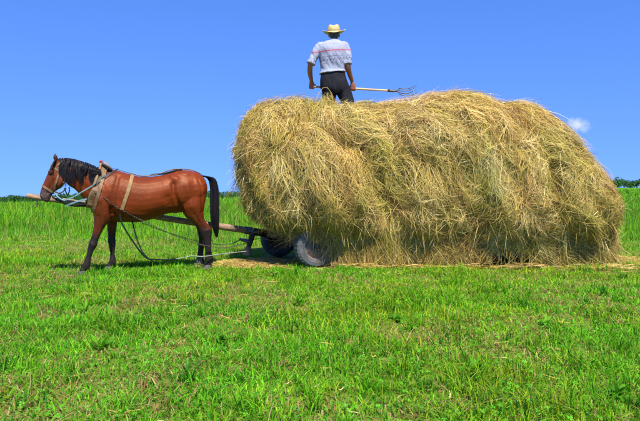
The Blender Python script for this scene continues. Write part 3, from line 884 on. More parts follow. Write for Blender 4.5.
# back strap to the croup
pl_ = []
bm = bmesh.new()
pts, nr = [], []
for px in np.linspace(108, 203, 60):
    q0 = P(px, 150, 0)
    h = bvh.ray_cast(Vector(q0), Vector((0, 0, -1)), 1.2)
    if h[0]: pts.append(h[0] + Vector((0, 0, .010))); nr.append(Vector((0, 0, 1)))
strap(bm, pts, nr, [Vector(Hn)] * len(pts), .035, .008)
bm_obj('back_strap', bm, M_DARKLEATHER, harness, False)
def topline(px, off=.012, v=0.0):
    h = bvh.ray_cast(Vector(P(px, 145, v)), Vector((0, 0, -1)), 1.4)
    return np.array(h[0]) + np.array([0, 0, off])
rope([topline(131, .02, .04), topline(142, .012, .05), topline(152, .02, .05), topline(160, .03, .045), topline(168, .045, .04), topline(178, .022, .04), topline(190, .015, .04), topline(200, .014, .03)], .008, M_LEATHER, 'croup_rope')
rope([topline(150, .016, .02), topline(156, .03, .03), topline(163, .02, .06), topline(170, .02, .08), topline(182, .012, .07)], .012, M_DARKROPE, 'coiled_rein')
# faded blue strap from withers across the collar to the bit
bl = [np.array(topline(118, .03, .03)), np.array(surf(110, 175.2, 1, .03)[0]), np.array(surf(101, 180.6, 1, .06)[0]), np.array(surf(94, 185, 1, .075)[0]), P(84, 190.6, .22), P(73, 197, .20), P(64, 200.4, .16)]
bm = bmesh.new(); pb = catmull(bl, 6)
strap(bm, pb, [Vector(Hn)] * len(pb), [Vector((0.25, 0, .97))] * len(pb), .023, .008)
bm_obj('blue_strap', bm, M_BLUEROPE, harness, False)
bm = bmesh.new(); pb = catmull([P(65.5, 206, .06), P(72, 203.4, .04), P(80, 200.6, .04), P(88, 199, .10)], 6)
strap(bm, pb, [Vector(Hn)] * len(pb), [Vector((0.25, 0, .97))] * len(pb), .028, .008)
bm_obj('pole_strap', bm, M_BLUEROPE, harness, False)
rope([P(54.5, 192.5, .075), P(57, 196, .10), P(60, 198.6, .12), P(64, 200.4, .16)], .010, M_BLUEROPE, 'rein')
rope([P(52, 197, .07), P(60, 201, .03), P(67, 204.5, -.02), P(76, 206, -.1), P(88, 205.6, -.2)], .011, M_DARKROPE, 'rein')
rope([P(55, 191.5, .08), P(59, 193, .1), P(63, 191.6, .09), P(66, 188, .10)], .010, M_DARKLEATHER, 'curb_strap')
rope([P(64.6, 188, .10), P(66, 192, .11), P(67.4, 195, .11), P(69.4, 191, .11), P(69, 187, .10)], .009, M_DARKROPE, 'lead_loop')
# slack reins hanging below the belly and trailing to the wagon
rope([np.array(surf(120, 214, 1, .01)[0]), P(121.2, 221.5, .24), P(128, 234, .26), P(136.5, 246.5, .26), P(143.5, 255.4, .25), P(149, 259, .24), P(157, 259.4, .22), P(166, 259.8, .2), P(176, 259, .2)], .012, M_DARKROPE, 'slack_rein')
rope([np.array(surf(131, 216, 1, .0)[0]), P(132.4, 221.6, .1), P(135, 232, .12), P(138.4, 243, .15), P(143, 252.6, .2), P(149, 258.8, .23)], .010, M_DARKROPE, 'slack_rein')
rope([P(176, 259, .2), P(184, 257.6, .22), P(192, 256, .25), P(203, 256.6, .27), P(219, 254.4, .2), P(236, 252.4, .1), P(250, 251, .0)], .008, M_PALEROPE, 'slack_rein_end')
# trace chain: collar -> girth -> below the flank -> singletree
chain([np.array(surf(96, 192.5, 1, .03)[0]), np.array(surf(106, 199.6, 1, .02)[0]), np.array(surf(116, 205.8, 1, .022)[0]), np.array(surf(126, 211.4, 1, .02)[0]), np.array(surf(137, 217, 1, .02)[0]), P(150, 224, .30), P(168, 232.6, .29), P(184, 239, .27), P(199, 244.2, .25), P(212, 246.8, .24), P(226, 247.6, .15), SC + Hn * .33], M_CHAIN, 'trace_chain')
chain([P(92, 200, -.2), P(120, 212, -.34), P(150, 226, -.34), P(185, 238, -.32), P(212, 243.8, -.35), P(230, 244.0, -.4), SC - Hn * .33], M_CHAIN, 'trace_chain')
chain([np.array(P(197.5, 242.8, -.1)), np.array(P(200, 244.6, .1)), np.array(P(205, 245.6, .24)), np.array(P(211.5, 246.6, .24))], M_CHAIN, 'hock_chain')
# bridle
br = ring((42.8, 186), (54.6, 193.6), .030, .004, M_LEATHER, 'bridle', n=40, thick=.008, reach=.16)
ring((50.8, 165.8), (66.6, 176.6), .026, .005, M_LEATHER, 'brow_band', parent=br, n=40, reach=.2)
for s in (1, -1):
    flank([(58.6, 162.5), (58.8, 170), (57.4, 179), (54.8, 187), (53.2, 192.4)], .026, .005, M_LEATHER, 'cheek_strap', br, s)
    flank([(62, 163), (64, 170), (64.2, 178), (63, 183.5)], .020, .005, M_TAN, 'throat_strap', br, s)
    bm = bmesh.new(); p_, n_ = surf(52.6, 193.6, s, .012)
    tube(bm, [np.array(p_) + Hh * .032 * math.cos(a) + np.array([0, 0, .032]) * math.sin(a) for a in np.linspace(0, 2 * math.pi, 15)], .006, 8, 1)
    bm_obj('bit_ring', bm, M_CHAIN, br)

# ------------------------------------------------------------------ wagon
wagon = empty('hay_wagon', (1.2, 10.3, 0))
tag(wagon, 'low wooden hay wagon on rubber tyres with a long draught pole, under the hay', 'wagon')
AX = np.array([-0.43, 10.30, 0.33])
tip = P(26.3, 195.6, -.42); tail_end = np.array([-1.11, 10.15, .51])
ddir = unit(tail_end - tip)
bm = bmesh.new()
pp = [tip, tip + ddir * .1, tip + (tail_end - tip) * .3, tip + (tail_end - tip) * .6, tail_end, tail_end + ddir * .75 + np.array([0, 0, -.02])]
pp[2] = pp[2] + np.array([0, 0, .012]); pp[3] = pp[3] - np.array([0, .01, .010])
tube(bm, pp, [.030, .040, .042, .047, .055, .055], 12, 6)
pole = bm_obj('draught_pole', bm, M_POLE, wagon)
chain([tip + ddir * .14 + np.array([0, 0, -.04]), tip + ddir * .15 + np.array([0, -.01, -.10]), tip + ddir * .13 + np.array([0, -.02, -.15])], M_CHAIN, 'tip_chain', pole, .05, .006)
# iron fitting near the rear of the pole
bm = bmesh.new(); tube(bm, [tail_end - ddir * .12, tail_end + ddir * .25], .064, 14, 1); bm_obj('pole_sleeve', bm, M_IRON, pole)
# hanging prop below the pole with a splayed foot
bm = bmesh.new()
pr0 = tail_end + np.array([.02, -.05, -.03]); pr1 = np.array([-1.15, 9.98, .24])
tube(bm, [pr0, (pr0 + pr1) / 2, pr1], [.05, .042, .035], 10, 2); prop = bm_obj('pole_prop', bm, M_DARKWOOD, wagon)
bm = bmesh.new(); tube(bm, [pr1 + np.array([0, 0, .03]), pr1 + np.array([-.01, 0, -.05]), pr1 + np.array([-.015, 0, -.10])], [.045, .06, .07], 10, 2); bm_obj('prop_foot', bm, M_POLE, prop)
# singletree
sc_ = SC; bm = bmesh.new()
tube(bm, [sc_ - Hn * .36, sc_, sc_ + Hn * .36], [.02, .032, .02], 10, 2); bm_obj('singletree', bm, M_DARKWOOD, wagon)
chain([sc_, sc_ + np.array([.25, .03, .04])], M_CHAIN, 'singletree_chain', wagon)
# axles and wheels
def wheel(c, n_):
    """c: centre, n_: unit vector along the axle, outwards"""
    n_ = Vector(n_).normalized(); up = Vector((0, 0, 1)); fw = up.cross(n_).normalized()
    def lathe(prof, mat, name, parent, seg=40, treads=False):
        bm = bmesh.new(); rings = []
        for i in range(seg):
            a = 2 * math.pi * i / seg
            d = fw * math.cos(a) + up * math.sin(a)
            rings.append([bm.verts.new(Vector(c) + d * (r + (.006 if treads and i % 2 and abs(x_) < .075 and r > .29 else 0)) + n_ * x_) for (r, x_) in prof])
        m_ = len(prof)
        for i in range(seg):
            for j in range(m_):
                bm.faces.new((rings[i][j], rings[i][(j + 1) % m_], rings[(i + 1) % seg][(j + 1) % m_], rings[(i + 1) % seg][j]))
        return bm_obj(name, bm, mat, parent, not treads)
    w_ = empty('wheel', c); put(w_, wagon)
    lathe([(.20, -.085), (.24, -.10), (.29, -.095), (.318, -.07), (.325, 0), (.318, .07), (.29, .095), (.24, .10), (.20, .085), (.19, 0)], M_RUBBER, 'tyre', w_, 72, True)
    lathe([(.205, -.08), (.205, .082), (.190, .075), (.175, .03), (.15, .045), (.10, .05), (.07, .035), (.03, .035), (.03, -.03), (.17, -.02), (.19, -.075)], M_RIM, 'rim', w_)
    lathe([(.002, .09), (.035, .088), (.045, .07), (.045, -.09), (.002, -.09)], M_IRON, 'hub', w_, 20)
    for i in range(5):
        bm = bmesh.new(); a = 2 * math.pi * i / 5; ball(bm, Vector(c) + (fw * math.cos(a) + up * math.sin(a)) * .075 + n_ * .045, .012, seg=8)
        bm_obj('wheel_nut', bm, M_IRON, w_)
    return w_
steer = Vector(Hn)
RX = 2.1
wheel(AX + Hn * .96, Hn); wheel(AX - Hn * .80, -Hn)
wheel(np.array([RX, 9.66, .33]), (0, -1, 0)); wheel(np.array([RX, 10.94, .33]), (0, 1, 0))
bm = bmesh.new(); tube(bm, [AX - Hn * .8, AX + Hn * .96], .035, 10, 1); bm_obj('axle', bm, M_IRON, wagon)
bm = bmesh.new(); tube(bm, [np.array([RX, 9.66, .33]), np.array([RX, 10.94, .33])], .035, 10, 1); bm_obj('axle', bm, M_IRON, wagon)
bm = bmesh.new(); box(bm, (1.3, 10.3, .34), (3.6, .12, .10)); bm_obj('reach_beam', bm, M_DARKWOOD, wagon, False)
for yy in (9.77, 10.83):
    bm = bmesh.new(); box(bm, (1.87, yy, .405), (4.66, .07, .11)); bm_obj('side_rail', bm, M_PLANK, wagon, False)
for xx in (-.43, RX):
    bm = bmesh.new(); box(bm, (xx, 10.3, .405), (.14, .98, .085)); bm_obj('bolster', bm, M_DARKWOOD, wagon, False)
pm = None
for i in range(6):
    bm = bmesh.new(); box(bm, (1.87, 9.82 + .192 * i, .476), (4.76, .18, .03))
    bm_obj('bed_plank', bm, M_PLANK, wagon, False)

# ------------------------------------------------------------------ hay load
HAYD = 9.95
prof = np.array([  # px, top row, lower row, half width, hang factor
 (244, 154, 166, .20, .08), (245.5, 139, 177, .48, .1), (248, 126, 187, .76, .12), (252.5, 115.5, 195, .98, .15), (258, 111, 206, 1.14, .2), (268, 106.5, 222, 1.25, .42), (283, 103.5, 233, 1.32, .5),
 (306, 104.5, 233, 1.32, .42), (322, 108, 235, 1.32, .55), (340, 110, 240, 1.32, 1.05), (360, 110, 241, 1.32, 1.1), (395, 108.5, 242, 1.32, 1.1), (420, 102.5, 243, 1.32, 1.1), (450, 98.5, 243, 1.34, 1.1), (478, 99, 243, 1.34, 1.1),
 (496, 106, 243, 1.34, 1.3), (508, 109, 243, 1.34, 1.3), (525, 108, 243, 1.32, 1.3), (538, 114, 244, 1.3, 1.3), (551, 127, 244, 1.26, 1.1), (568, 149, 244, 1.17, 1.1), (586, 171, 243, 1.04, 1), (598, 191, 242, .84, .9), (605, 208, 240, .58, .8), (609, 222, 234, .25, .7)])
NS, NU = 300, 220
cum = np.r_[0, np.cumsum(np.hypot(np.diff(prof[:, 0]), np.diff(prof[:, 3]) * 60))]
sg = np.linspace(0, 1, NS)
tb = catmull(prof, 8)
cb = np.r_[0, np.cumsum(np.hypot(np.diff(tb[:, 0]), np.diff(tb[:, 3]) * 60))]; cb /= cb[-1]
pxs_, top_, low_, hw_, hang_ = [np.interp(sg, cb, tb[:, j]) for j in range(5)]
Xs = (pxs_ - 320) / F * HAYD
zt_ = CH + (HZ - top_) / F * 9.9; zb_ = CH + (HZ - low_) / F * 9.3
YC = 10.33
def section(a, n_up=2.3, n_lo=3.2):
    ca, sa = np.cos(a), np.sin(a)
    ex = np.where(sa >= 0, 2 / n_up, 2 / n_lo)
    return np.sign(ca) * np.abs(ca) ** ex, np.sign(sa) * np.abs(sa) ** ex
A0, A1 = math.radians(-52), math.radians(232)
ug = np.linspace(0, 1, NU)
def build_grid(al):
    cy, cz = section(al)
    Y = YC - hw_[:, None] * cy[None, :]
    Z = (zt_ + zb_)[:, None] / 2 + (zt_ - zb_)[:, None] / 2 * cz[None, :]
    X = np.repeat(Xs[:, None], len(al), 1)
    return np.stack([X, Y, Z], -1)
def grid_normals(G):
    d1 = np.gradient(G, axis=0); d2 = np.gradient(G, axis=1)
    n = unit(np.cross(d2, d1))
    c = np.stack([Xs * 0 + 0, Xs * 0 + YC, (zt_ + zb_) / 2], -1); c[:, 0] = np.clip(Xs, -.4, 3.6)
    flip = np.sum(n * (G - c[:, None, :]), -1) < 0
    n[flip] *= -1
    return n
G = build_grid(A0 + (A1 - A0) * ug)
Nn = grid_normals(G)
# lumps and hollows of the forked-up load
ss, uu = np.meshgrid(sg * 6.4, ug * 5.0, indexing='ij')
disp = (fbm(ss * 1.1, uu * 1.1, 201, 2) - .5) * .20 + (fbm(ss * 3.2 + uu * 1.2, uu * 2.0, 202, 2) - .5) * .20
crease = np.abs(fbm(ss * 4.2 + uu * 2.4 + 1.2 * vnoise(ss, uu, 9), uu * 1.3, 207, 2) - .5) * 2      # sharp valleys between forkfuls
disp -= .14 * np.clip(1 - crease / .30, 0, 1) ** 1.2
disp += (fbm(ss * 11, uu * 8, 208, 2) - .5) * .08
disp *= np.interp(ug, [0, .1, .34, .42, .55, .62, 1], [.6, 1, .9, .28, .28, .6, .6])[None, :]
def hollow(px, row_u, ra, rb, depth):
    s0 = np.interp(px, pxs_, sg)
    return -depth * np.exp(-(((sg[:, None] - s0) * 6.4 / ra) ** 2 + ((ug[None, :] - row_u) * 5 / rb) ** 2))
def valley(pts, ra, depth):
    out = 0
    for (a_, b_) in catmull(pts, 8):
        out = np.minimum(out, hollow(a_, b_, ra, ra * 1.3, depth))
    return out
disp += valley([(312, .36), (330, .30), (352, .24), (372, .16), (386, .06)], .14, .30) + valley([(520, .34), (532, .26), (540, .16), (546, .05)], .13, .22) + valley([(440, .22), (455, .12), (462, .03)], .11, .10) + valley([(578, .2), (585, .1), (588, .03)], .12, .09) + hollow(305, .34, .35, .14, .22) + hollow(345, .29, .5, .13, .22) + hollow(385, .18, .14, .5, .22) + hollow(540, .22, .13, .5, .24) + hollow(262, .30, .16, .2, .12) + hollow(505, .16, .15, .4, .12) + hollow(440, .12, .14, .4, .10) + hollow(575, .14, .3, .25, .08)
G = G + Nn * disp[:, :, None]
Nn = grid_normals(G)
perim = np.sum(np.linalg.norm(np.diff(G, axis=1), axis=-1), axis=1)
slen = np.sum(np.hypot(np.diff(Xs), np.diff(hw_)))
def samp(T, s, u):
    fs = np.clip(s, 0, 1) * (NS - 1); fu = np.clip(u, 0, 1) * (NU - 1)
    i = np.minimum(fs.astype(int), NS - 2); j = np.minimum(fu.astype(int), NU - 2)
    a = (fs - i)[..., None]; b_ = (fu - j)[..., None]
    return (T[i, j] * (1 - a) + T[i + 1, j] * a) * (1 - b_) + (T[i, j + 1] * (1 - a) + T[i + 1, j + 1] * a) * b_

hay = empty('hay_load', (1.65, 10.3, .49))
tag(hay, 'huge shaggy load of dry golden green hay heaped on the wagon', 'hay')
# packed core, closed all round
fa = np.linspace(0, 2 * np.pi, 121)[:-1]
Gc = build_grid(fa - math.pi / 2)
ucore = ((np.degrees(fa) - 90) - (-52)) / 284.0
for j in range(len(fa)):
    if 0 <= ucore[j] <= 1:
        Gc[:, j] = samp(G, sg, np.full(NS, ucore[j])) - samp(Nn, sg, np.full(NS, ucore[j])) * .05
Gc = Gc[::2]
ns, nu = Gc.shape[:2]
idx = np.arange(ns * nu).reshape(ns, nu); idx2 = np.roll(idx, -1, axis=1)
q = np.stack([idx[:-1], idx[1:], idx2[1:], idx2[:-1]], -1).reshape(-1)
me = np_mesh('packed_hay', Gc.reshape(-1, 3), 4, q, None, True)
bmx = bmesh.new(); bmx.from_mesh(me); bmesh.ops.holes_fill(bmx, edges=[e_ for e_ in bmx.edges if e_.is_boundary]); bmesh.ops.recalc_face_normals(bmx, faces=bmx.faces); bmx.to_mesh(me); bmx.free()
me.materials.append(noise_mat('packed_hay', (0.05, 0.035, 0.010), (0.16, 0.11, 0.03), 9, 0.9, 1.0, 60, spec=0.1, stretch=(3, 3, .6)))  # darker than the strands, so gaps between them look shaded
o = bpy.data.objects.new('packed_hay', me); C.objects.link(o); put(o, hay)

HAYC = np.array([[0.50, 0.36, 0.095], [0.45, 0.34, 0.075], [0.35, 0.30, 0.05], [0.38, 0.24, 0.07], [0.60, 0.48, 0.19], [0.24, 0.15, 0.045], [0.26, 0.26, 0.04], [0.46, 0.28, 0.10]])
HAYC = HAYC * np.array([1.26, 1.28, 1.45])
HAYP = np.array([.24, .17, .13, .11, .18, .06, .05, .06])
def flow(px, u):
    """tilt of the lie from straight down; positive leans to the right going down"""
    a = np.interp(px, [234, 262, 300, 350, 420, 470, 520, 560, 600, 622], [-.25, -.15, .25, .65, .60, .25, .30, .60, .70, .4])
    a = a * np.interp(u, [0, .12, .3, .5], [.45, .8, 1.1, 1.5])
    return a
def strands(NC, per, ur, lens, name, offr=(.0, .09), jit=.30, K=6, spread=.013, wid=(.0025, .006), hangf=1.0, sr=(0, 1), lift=.05, bias_top=False, pts=None):
    if pts is not None: sc, uc = pts
    else:
        sc = rng.uniform(sr[0], sr[1], NC); uc = rng.uniform(ur[0], ur[1], NC)
    NC = len(sc)
    pxc = np.interp(sc, sg, pxs_)
    ph = flow(pxc, uc) + (fbm(sc * 11, uc * 8, 301, 2) - .5) * 1.5 + rng.normal(0, .30, NC)
    Lc = rng.uniform(lens[0], lens[1], NC); kc = rng.normal(0, .45, NC)
    oc = rng.uniform(offr[0], offr[1], NC) ** 1.0
    ccix = rng.choice(len(HAYC), NC, p=HAYP)
    cc = HAYC[ccix] * rng.uniform(.72, 1.18, (NC, 1))
    tn = fbm(sc * 13, uc * 9, 411, 2)[:, None]
    cc = cc * (np.array([1.10, .96, .92]) * tn + np.array([.88, 1.02, .92]) * (1 - tn))
    ci = np.repeat(np.arange(NC), per); N = len(ci)
    s = sc[ci] + rng.normal(0, spread, N); u = uc[ci] + rng.normal(0, spread * 1.3, N)
    phi = ph[ci] + rng.normal(0, jit, N); L = Lc[ci] * rng.uniform(.55, 1.15, N); kap = kc[ci] + rng.normal(0, 1.0, N)
    off = np.maximum(oc[ci] + rng.normal(0, .018, N), -.02)
    hp = np.interp(sc, sg, hang_)[ci] * hangf * rng.uniform(.6, 1.2, N) * np.interp(vnoise(sc * 30, sc * 0 + 1, 311), [.22, .62], [.45, 1.4])[ci]
    Pm = np.interp(np.clip(s, 0, 1), sg, perim)
    Pts = np.zeros((N, K, 3)); Nr = np.zeros((N, K, 3))
    sgn = np.where(u < .5 + rng.normal(0, .05, N), 1.0, -1.0)
    wn = rng.normal(0, 1, (N, 3))
    lft = np.abs(rng.normal(0, lift, N))
    S_, U_ = s.copy(), u.copy()
    for k in range(K):
        t = k / (K - 1)
        over = np.maximum(-U_, 0) + np.maximum(U_ - 1, 0)
        hangd = over * Pm
        base = samp(G, S_, U_); nn = samp(Nn, S_, U_)
        o_ = off + lft * (t ** 2) + .012 * np.sin(wn[:, 0] * 3 + t * 5)
        p = base + nn * (o_ * np.where(hangd > 0, np.exp(-hangd * 2), 1))[:, None]
        p[:, 2] -= hangd * hp
        p[:, 1] += np.where(U_ < 0, -.05 * hangd * wn[:, 1] - .04 * hangd, .05 * hangd)
        p[:, 0] += hangd * (np.sin(phi) * .55 + .12 * wn[:, 2])
        over_s = np.maximum(-S_, 0) * -1 + np.maximum(S_ - 1, 0)
        p[:, 0] += over_s * slen * .15
        p[:, 2] -= np.abs(over_s) * slen * .6
        p[:, 2] = np.maximum(p[:, 2], terrain(p[:, 0], p[:, 1]) + .012 + .03 * np.abs(wn[:, 0]) * (hangd > 0))
        Pts[:, k] = p; Nr[:, k] = nn
        a = phi + kap * (t - .3)
        U_ = U_ - sgn * np.cos(a) * (L / (K - 1)) / Pm
        S_ = S_ + np.sin(a) * (L / (K - 1)) / slen
    tang = unit(np.gradient(Pts, axis=1))
    side = unit(np.cross(tang, unit(Nr + wn[:, None, :] * .45)))
    w = rng.uniform(wid[0], wid[1], N)
    pr = np.interp(np.linspace(0, 1, K), [0, .15, .8, 1], [.5, 1, .85, .25])
    col = cc[ci] * rng.uniform(.58, 1.34, (N, 1))
    odd = rng.random(N) < .12
    col[odd] = HAYC[rng.integers(0, len(HAYC), odd.sum())]
    o = ribbons(name, Pts, side * (w[:, None] * .5 * pr)[:, :, None], col, None, M_HAY, False)
    put(o, hay); tag(o, kind='stuff')
    return N
nst = 0
nst += strands(1300, 24, (-.01, .60), (.25, .65), 'matted_strands', (.0, .05), .55)
nst += strands(1500, 26, (0.0, .58), (.40, 1.05), 'draped_strands', (.02, .15), .17, spread=.005)
nst += strands(500, 16, (0.0, .58), (.18, .45), 'tangled_strands', (.02, .10), 1.2, spread=.012, lift=.09)
nst += strands(680, 24, (.0, .10), (.45, 1.1), 'hanging_fringe', (.0, .08), .16, spread=.006, sr=(.12, .97), wid=(.003, .007), lift=.03)
nst += strands(330, 14, (.58, 1.0), (.4, .9), 'back_strands', (.0, .08), .3, wid=(.006, .012))
nst += strands(260, 16, (.9, 1.0), (.6, 1.1), 'back_fringe', (.0, .08), .2, sr=(.12, .97), wid=(.006, .012))
nst += strands(220, 26, (.0, .9), (.25, .7), 'end_strands', (.0, .10), .4, sr=(0, .07), spread=.010)
nst += strands(190, 26, (.0, .9), (.25, .7), 'end_strands', (.0, .10), .4, sr=(.93, 1.0), spread=.010)

# short broken bits matted into the surface
nst += strands(1100, 22, (-.01, .60), (.06, .16), 'broken_bits', (.02, .12), 1.6, K=3, spread=.022, wid=(.003, .007), lift=.03)

# wisps sticking out everywhere
N = 5200; K = 5
s = rng.random(N); u = rng.uniform(0, .62, N)
b0 = samp(G, s, u); nn = samp(Nn, s, u)
dirn = unit(nn * rng.uniform(.05, .8, (N, 1)) + rng.normal(0, .75, (N, 3)) + np.array([0, 0, -.35]))
L = rng.uniform(.08, .34, N)
Pts = np.zeros((N, K, 3))
for k in range(K):
    t = k / (K - 1)
    Pts[:, k] = b0 + nn * .03 + dirn * (L * t)[:, None] + np.array([0, 0, -1.0]) * (L * .5 * t * t)[:, None] + nn * (np.sin(t * 3.1) * .03)
Pts[:, :, 2] = np.maximum(Pts[:, :, 2], .02)
side = unit(np.cross(np.gradient(Pts, axis=1), rng.normal(0, 1, (N, 1, 3))))
o = ribbons('loose_wisps', Pts, side * (rng.uniform(.0014, .003, N)[:, None] * np.array([1, 1, 1, .8, .2]))[:, :, None], HAYC[rng.choice(len(HAYC), N, p=HAYP)] * rng.uniform(.7, 1.2, (N, 1)), None, M_HAY)
put(o, hay); tag(o, kind='stuff')

# dropped hay on the ground
def litter(name, label, n, sampler, zmax, lens=(.08, .35)):
    x, y, hz = sampler(n)
    n = len(x)
    a = rng.uniform(0, 2 * np.pi, n); L = rng.uniform(*lens, n); bend = rng.normal(0, .5, n)
    K = 5; Pt = np.zeros((n, K, 3))
    zz = rng.random(n)
    for k in range(K):
        t = k / (K - 1) - .5
        ang = a + bend * t
        Pt[:, k, 0] = x + np.cos(ang) * L * t; Pt[:, k, 1] = y + np.sin(ang) * L * t
        Pt[:, k, 2] = terrain(Pt[:, k, 0], Pt[:, k, 1]) + .012 + hz * zz + zmax * .5 * np.abs(np.sin(t * 3 + a * 3)) * zz
    sd = unit(np.cross(np.gradient(Pt, axis=1), np.array([0, -.5, 1.0]) + rng.normal(0, .4, (n, 1, 3))))
    c_ = HAYC[rng.choice(len(HAYC), n, p=HAYP)] * rng.uniform(.75, 1.2, (n, 1)) * np.array([.86, .78, .70])
    o = ribbons(name, Pt, sd * (rng.uniform(.0016, .0036, n)[:, None] * np.array([.6, 1, 1, 1, .4]))[:, :, None], c_, None, M_HAY)
    tag(o, label, 'hay', kind='stuff')
    return o
def gx(px, py): 
    d = F * CH / (py - HZ); return (px - 320) / F * d, d
def patch(cx, cy, sx, sy, hgt):
    X0, D0 = gx(cx, cy)
    def f(n):
        r1, r2 = rng.normal(0, 1, n), rng.normal(0, 1, n)
        return X0 + r1 * sx, D0 + r2 * sy, hgt * np.exp(-(r1 ** 2 + r2 ** 2) * .5)
    return f
litter('dropped_hay', 'dropped dry hay lying on the grass below the front wheel', 2400, patch(262, 265, .42, .24, .08), .05)
litter('dropped_hay', 'dropped dry hay lying on the grass behind the right end of the load', 2200, patch(598, 262, .55, .40, .10), .05)
litter('dropped_hay', 'thin line of dry hay along the foot of the load', 500, lambda n: (lambda xx: (xx, 9.22 + rng.normal(0, .05, n) + .25 * (fbm(xx * 2.3, xx * 0 + 4, 71, 2) - .5), .03 + .06 * vnoise(xx * 4, xx * 0, 72)))(rng.uniform(0.2, 4.6, n)), .04)
litter('dropped_hay', 'scattered dry stalks strewn over the foreground grass', 420, lambda n: (lambda xy: (xy[0], xy[1], np.full(n, .02)))(scatter(n, 2.4, 9.0, .2)), .02, (.04, .20))

# ------------------------------------------------------------------ farmer
PD = 10.0
def Q(px, py, y=PD):
    return np.array([(px - 320) / F * PD, y, CH + (HZ - py) / F * PD])
farmer = empty('person', Q(337, 137))
tag(farmer, 'person in straw hat, light striped shirt and dark trousers seen from behind on the hay', 'person')
FX, FZ = np.array([1.0, 0, 0]), np.array([0, 0, 1.0])
def hsec(xl, xr, py, dep, y=PD, grow=0.0, tilt=0):
    a, b_ = Q(xl, py + tilt, y), Q(xr, py - tilt, y)
    c = (a + b_) / 2; ax = (b_ - a) / 2
    return (c, ax * (1 + grow / np.linalg.norm(ax)), np.array([0, dep + grow, 0]))
TOR = [(330, 339, 39, .062, 10.02), (328.5, 340.5, 41.2, .075, 10.0), (322.5, 344.5, 43.2, .09, 9.99), (318.6, 347, 46.5, .108, 9.98), (318, 347, 51, .122, 9.97), (319.8, 346, 57, .125, 9.98), (321.2, 345.2, 64, .12, 9.99), (321.6, 345, 70, .12, 10.0), (321, 345.6, 76, .13, 10.0), (320.8, 347, 83, .135, 10.0), (322.5, 347.5, 90, .125, 10.0)]
ARMS = [  # shoulder, elbow, wrist
 [(320.5, 47.5, 9.98), (314.6, 56, 9.95), (310.6, 65.5, 9.93), (310, 72.5, 10.03), (311.4, 79.6, 10.14)],
 [(344.6, 47, 9.98), (347, 56, 9.95), (347.6, 66, 9.93), (349.6, 73, 10.03), (352.6, 79.6, 10.14)]]
ARAD = [.062, .052, .043, .041, .030]
LEGP = [[(328.6, 84, 10.0), (328.6, 96, 10.0), (328.4, 107, 9.98), (327.8, 120, 10.02), (327.4, 131, 10.02)],
        [(341, 84, 10.0), (345.4, 96, 10.0), (348.8, 107, 9.98), (351.4, 120, 10.02), (352.6, 131, 10.02)]]
LRAD = [.098, .088, .066, .056, .042]
HA0 = Q(308.6, 84.4, 10.20); HA1 = Q(390.6, 89.0, 10.16)          # fork handle line
hdir = unit(HA1 - HA0)
fb = bmesh.new()
loft(fb, [hsec(*t_[:4], t_[4]) for t_ in TOR], 24, 2.4)
# head, jaw, nose, ears
hc = Q(334.2, 34.2, 10.06)
ball(fb, hc + np.array([0, .0, .02]), .092, (.86, 1.08, 1.12), 20)
ball(fb, hc + np.array([0, .035, -.055]), .07, (.85, 1, 1), 16)
ball(fb, hc + np.array([0, .112, -.012]), .016, (.8, 1.2, 1.5), 10)
for s in (-1, 1): ball(fb, hc + np.array([.084 * s, .0, -.005]), .032, (.35, .7, 1), 10)
tube(fb, [Q(334.4, 44, 9.99), Q(334.3, 40, 10.02), hc + np.array([0, -.01, -.04])], [.065, .056, .058], 14, 3)
for a_ in ARMS:
    tube(fb, [Q(*p_) for p_ in a_], ARAD, 14, 5)
for a_ in LEGP:
    tube(fb, [Q(*p_) for p_ in a_], LRAD, 14, 4)
    f0 = Q(*a_[-1]); tube(fb, [f0 + np.array([0, -.05, -.05]), f0 + np.array([0, .06, -.06]), f0 + np.array([0, .18, -.075])], [.045, .045, .032], 12, 3)
# hands closed round the fork handle
for hx, wr in ((311.6, ARMS[0][-1]), (353.6, ARMS[1][-1])):
    c = HA0 + hdir * ((Q(hx, 0)[0] - HA0[0]) / hdir[0])
    wv = Q(*wr)
    palm = c + np.array([0, -.034, .012])
    loft(fb, [(wv, hdir * .03, np.array([0, .022, 0])), ((wv + palm) / 2 + np.array([0, -.005, .012]), hdir * .038, np.array([0, .02, 0])), (palm, hdir * .044, np.array([0, .016, .0])), (palm + np.array([0, .004, -.035]), hdir * .042, np.array([0, .014, 0]))], 14, 2.6)
    for i, fl in enumerate((.85, 1.0, .95, .75)):
        x_ = hdir * (-.033 + .022 * i)
        pts = []
        for a in np.linspace(math.radians(200), math.radians(200) + math.radians(205) * fl, 6):
            pts.append(c + x_ + np.array([0, math.cos(a) * .031, math.sin(a) * .031]))
        tube(fb, pts, [.0105, .010, .0095, .009, .0085, .007], 8, 2)
    sgn = 1 if hx < 330 else -1
    tube(fb, [palm + hdir * .03 * sgn + np.array([0, .0, .012]), palm + hdir * .047 * sgn + np.array([0, .012, .028]), c + hdir * .055 * sgn + np.array([0, .008, .030]), c + hdir * .062 * sgn + np.array([0, .030, .018])], [.014, .012, .0105, .008], 8, 3)
fbody = remeshed('body', fb, 0.0068, 2, 0.5)
m, nt, b = mat_new('sunburnt_skin')
tcn = nt.nodes.new('ShaderNodeTexCoord'); nn_ = nt.nodes.new('ShaderNodeTexNoise'); nn_.inputs['Scale'].default_value = 14
nt.links.new(tcn.outputs['Object'], nn_.inputs['Vector'])
rp = nt.nodes.new('ShaderNodeValToRGB'); rp.color_ramp.elements[0].color = (.23, .075, .035, 1); rp.color_ramp.elements[1].color = (.33, .12, .06, 1)
nt.links.new(nn_.outputs['Fac'], rp.inputs['Fac']); nt.links.new(rp.outputs['Color'], b.inputs['Base Color'])
b.inputs['Roughness'].default_value = .5
fbody.data.materials.append(m); put(fbody, farmer)
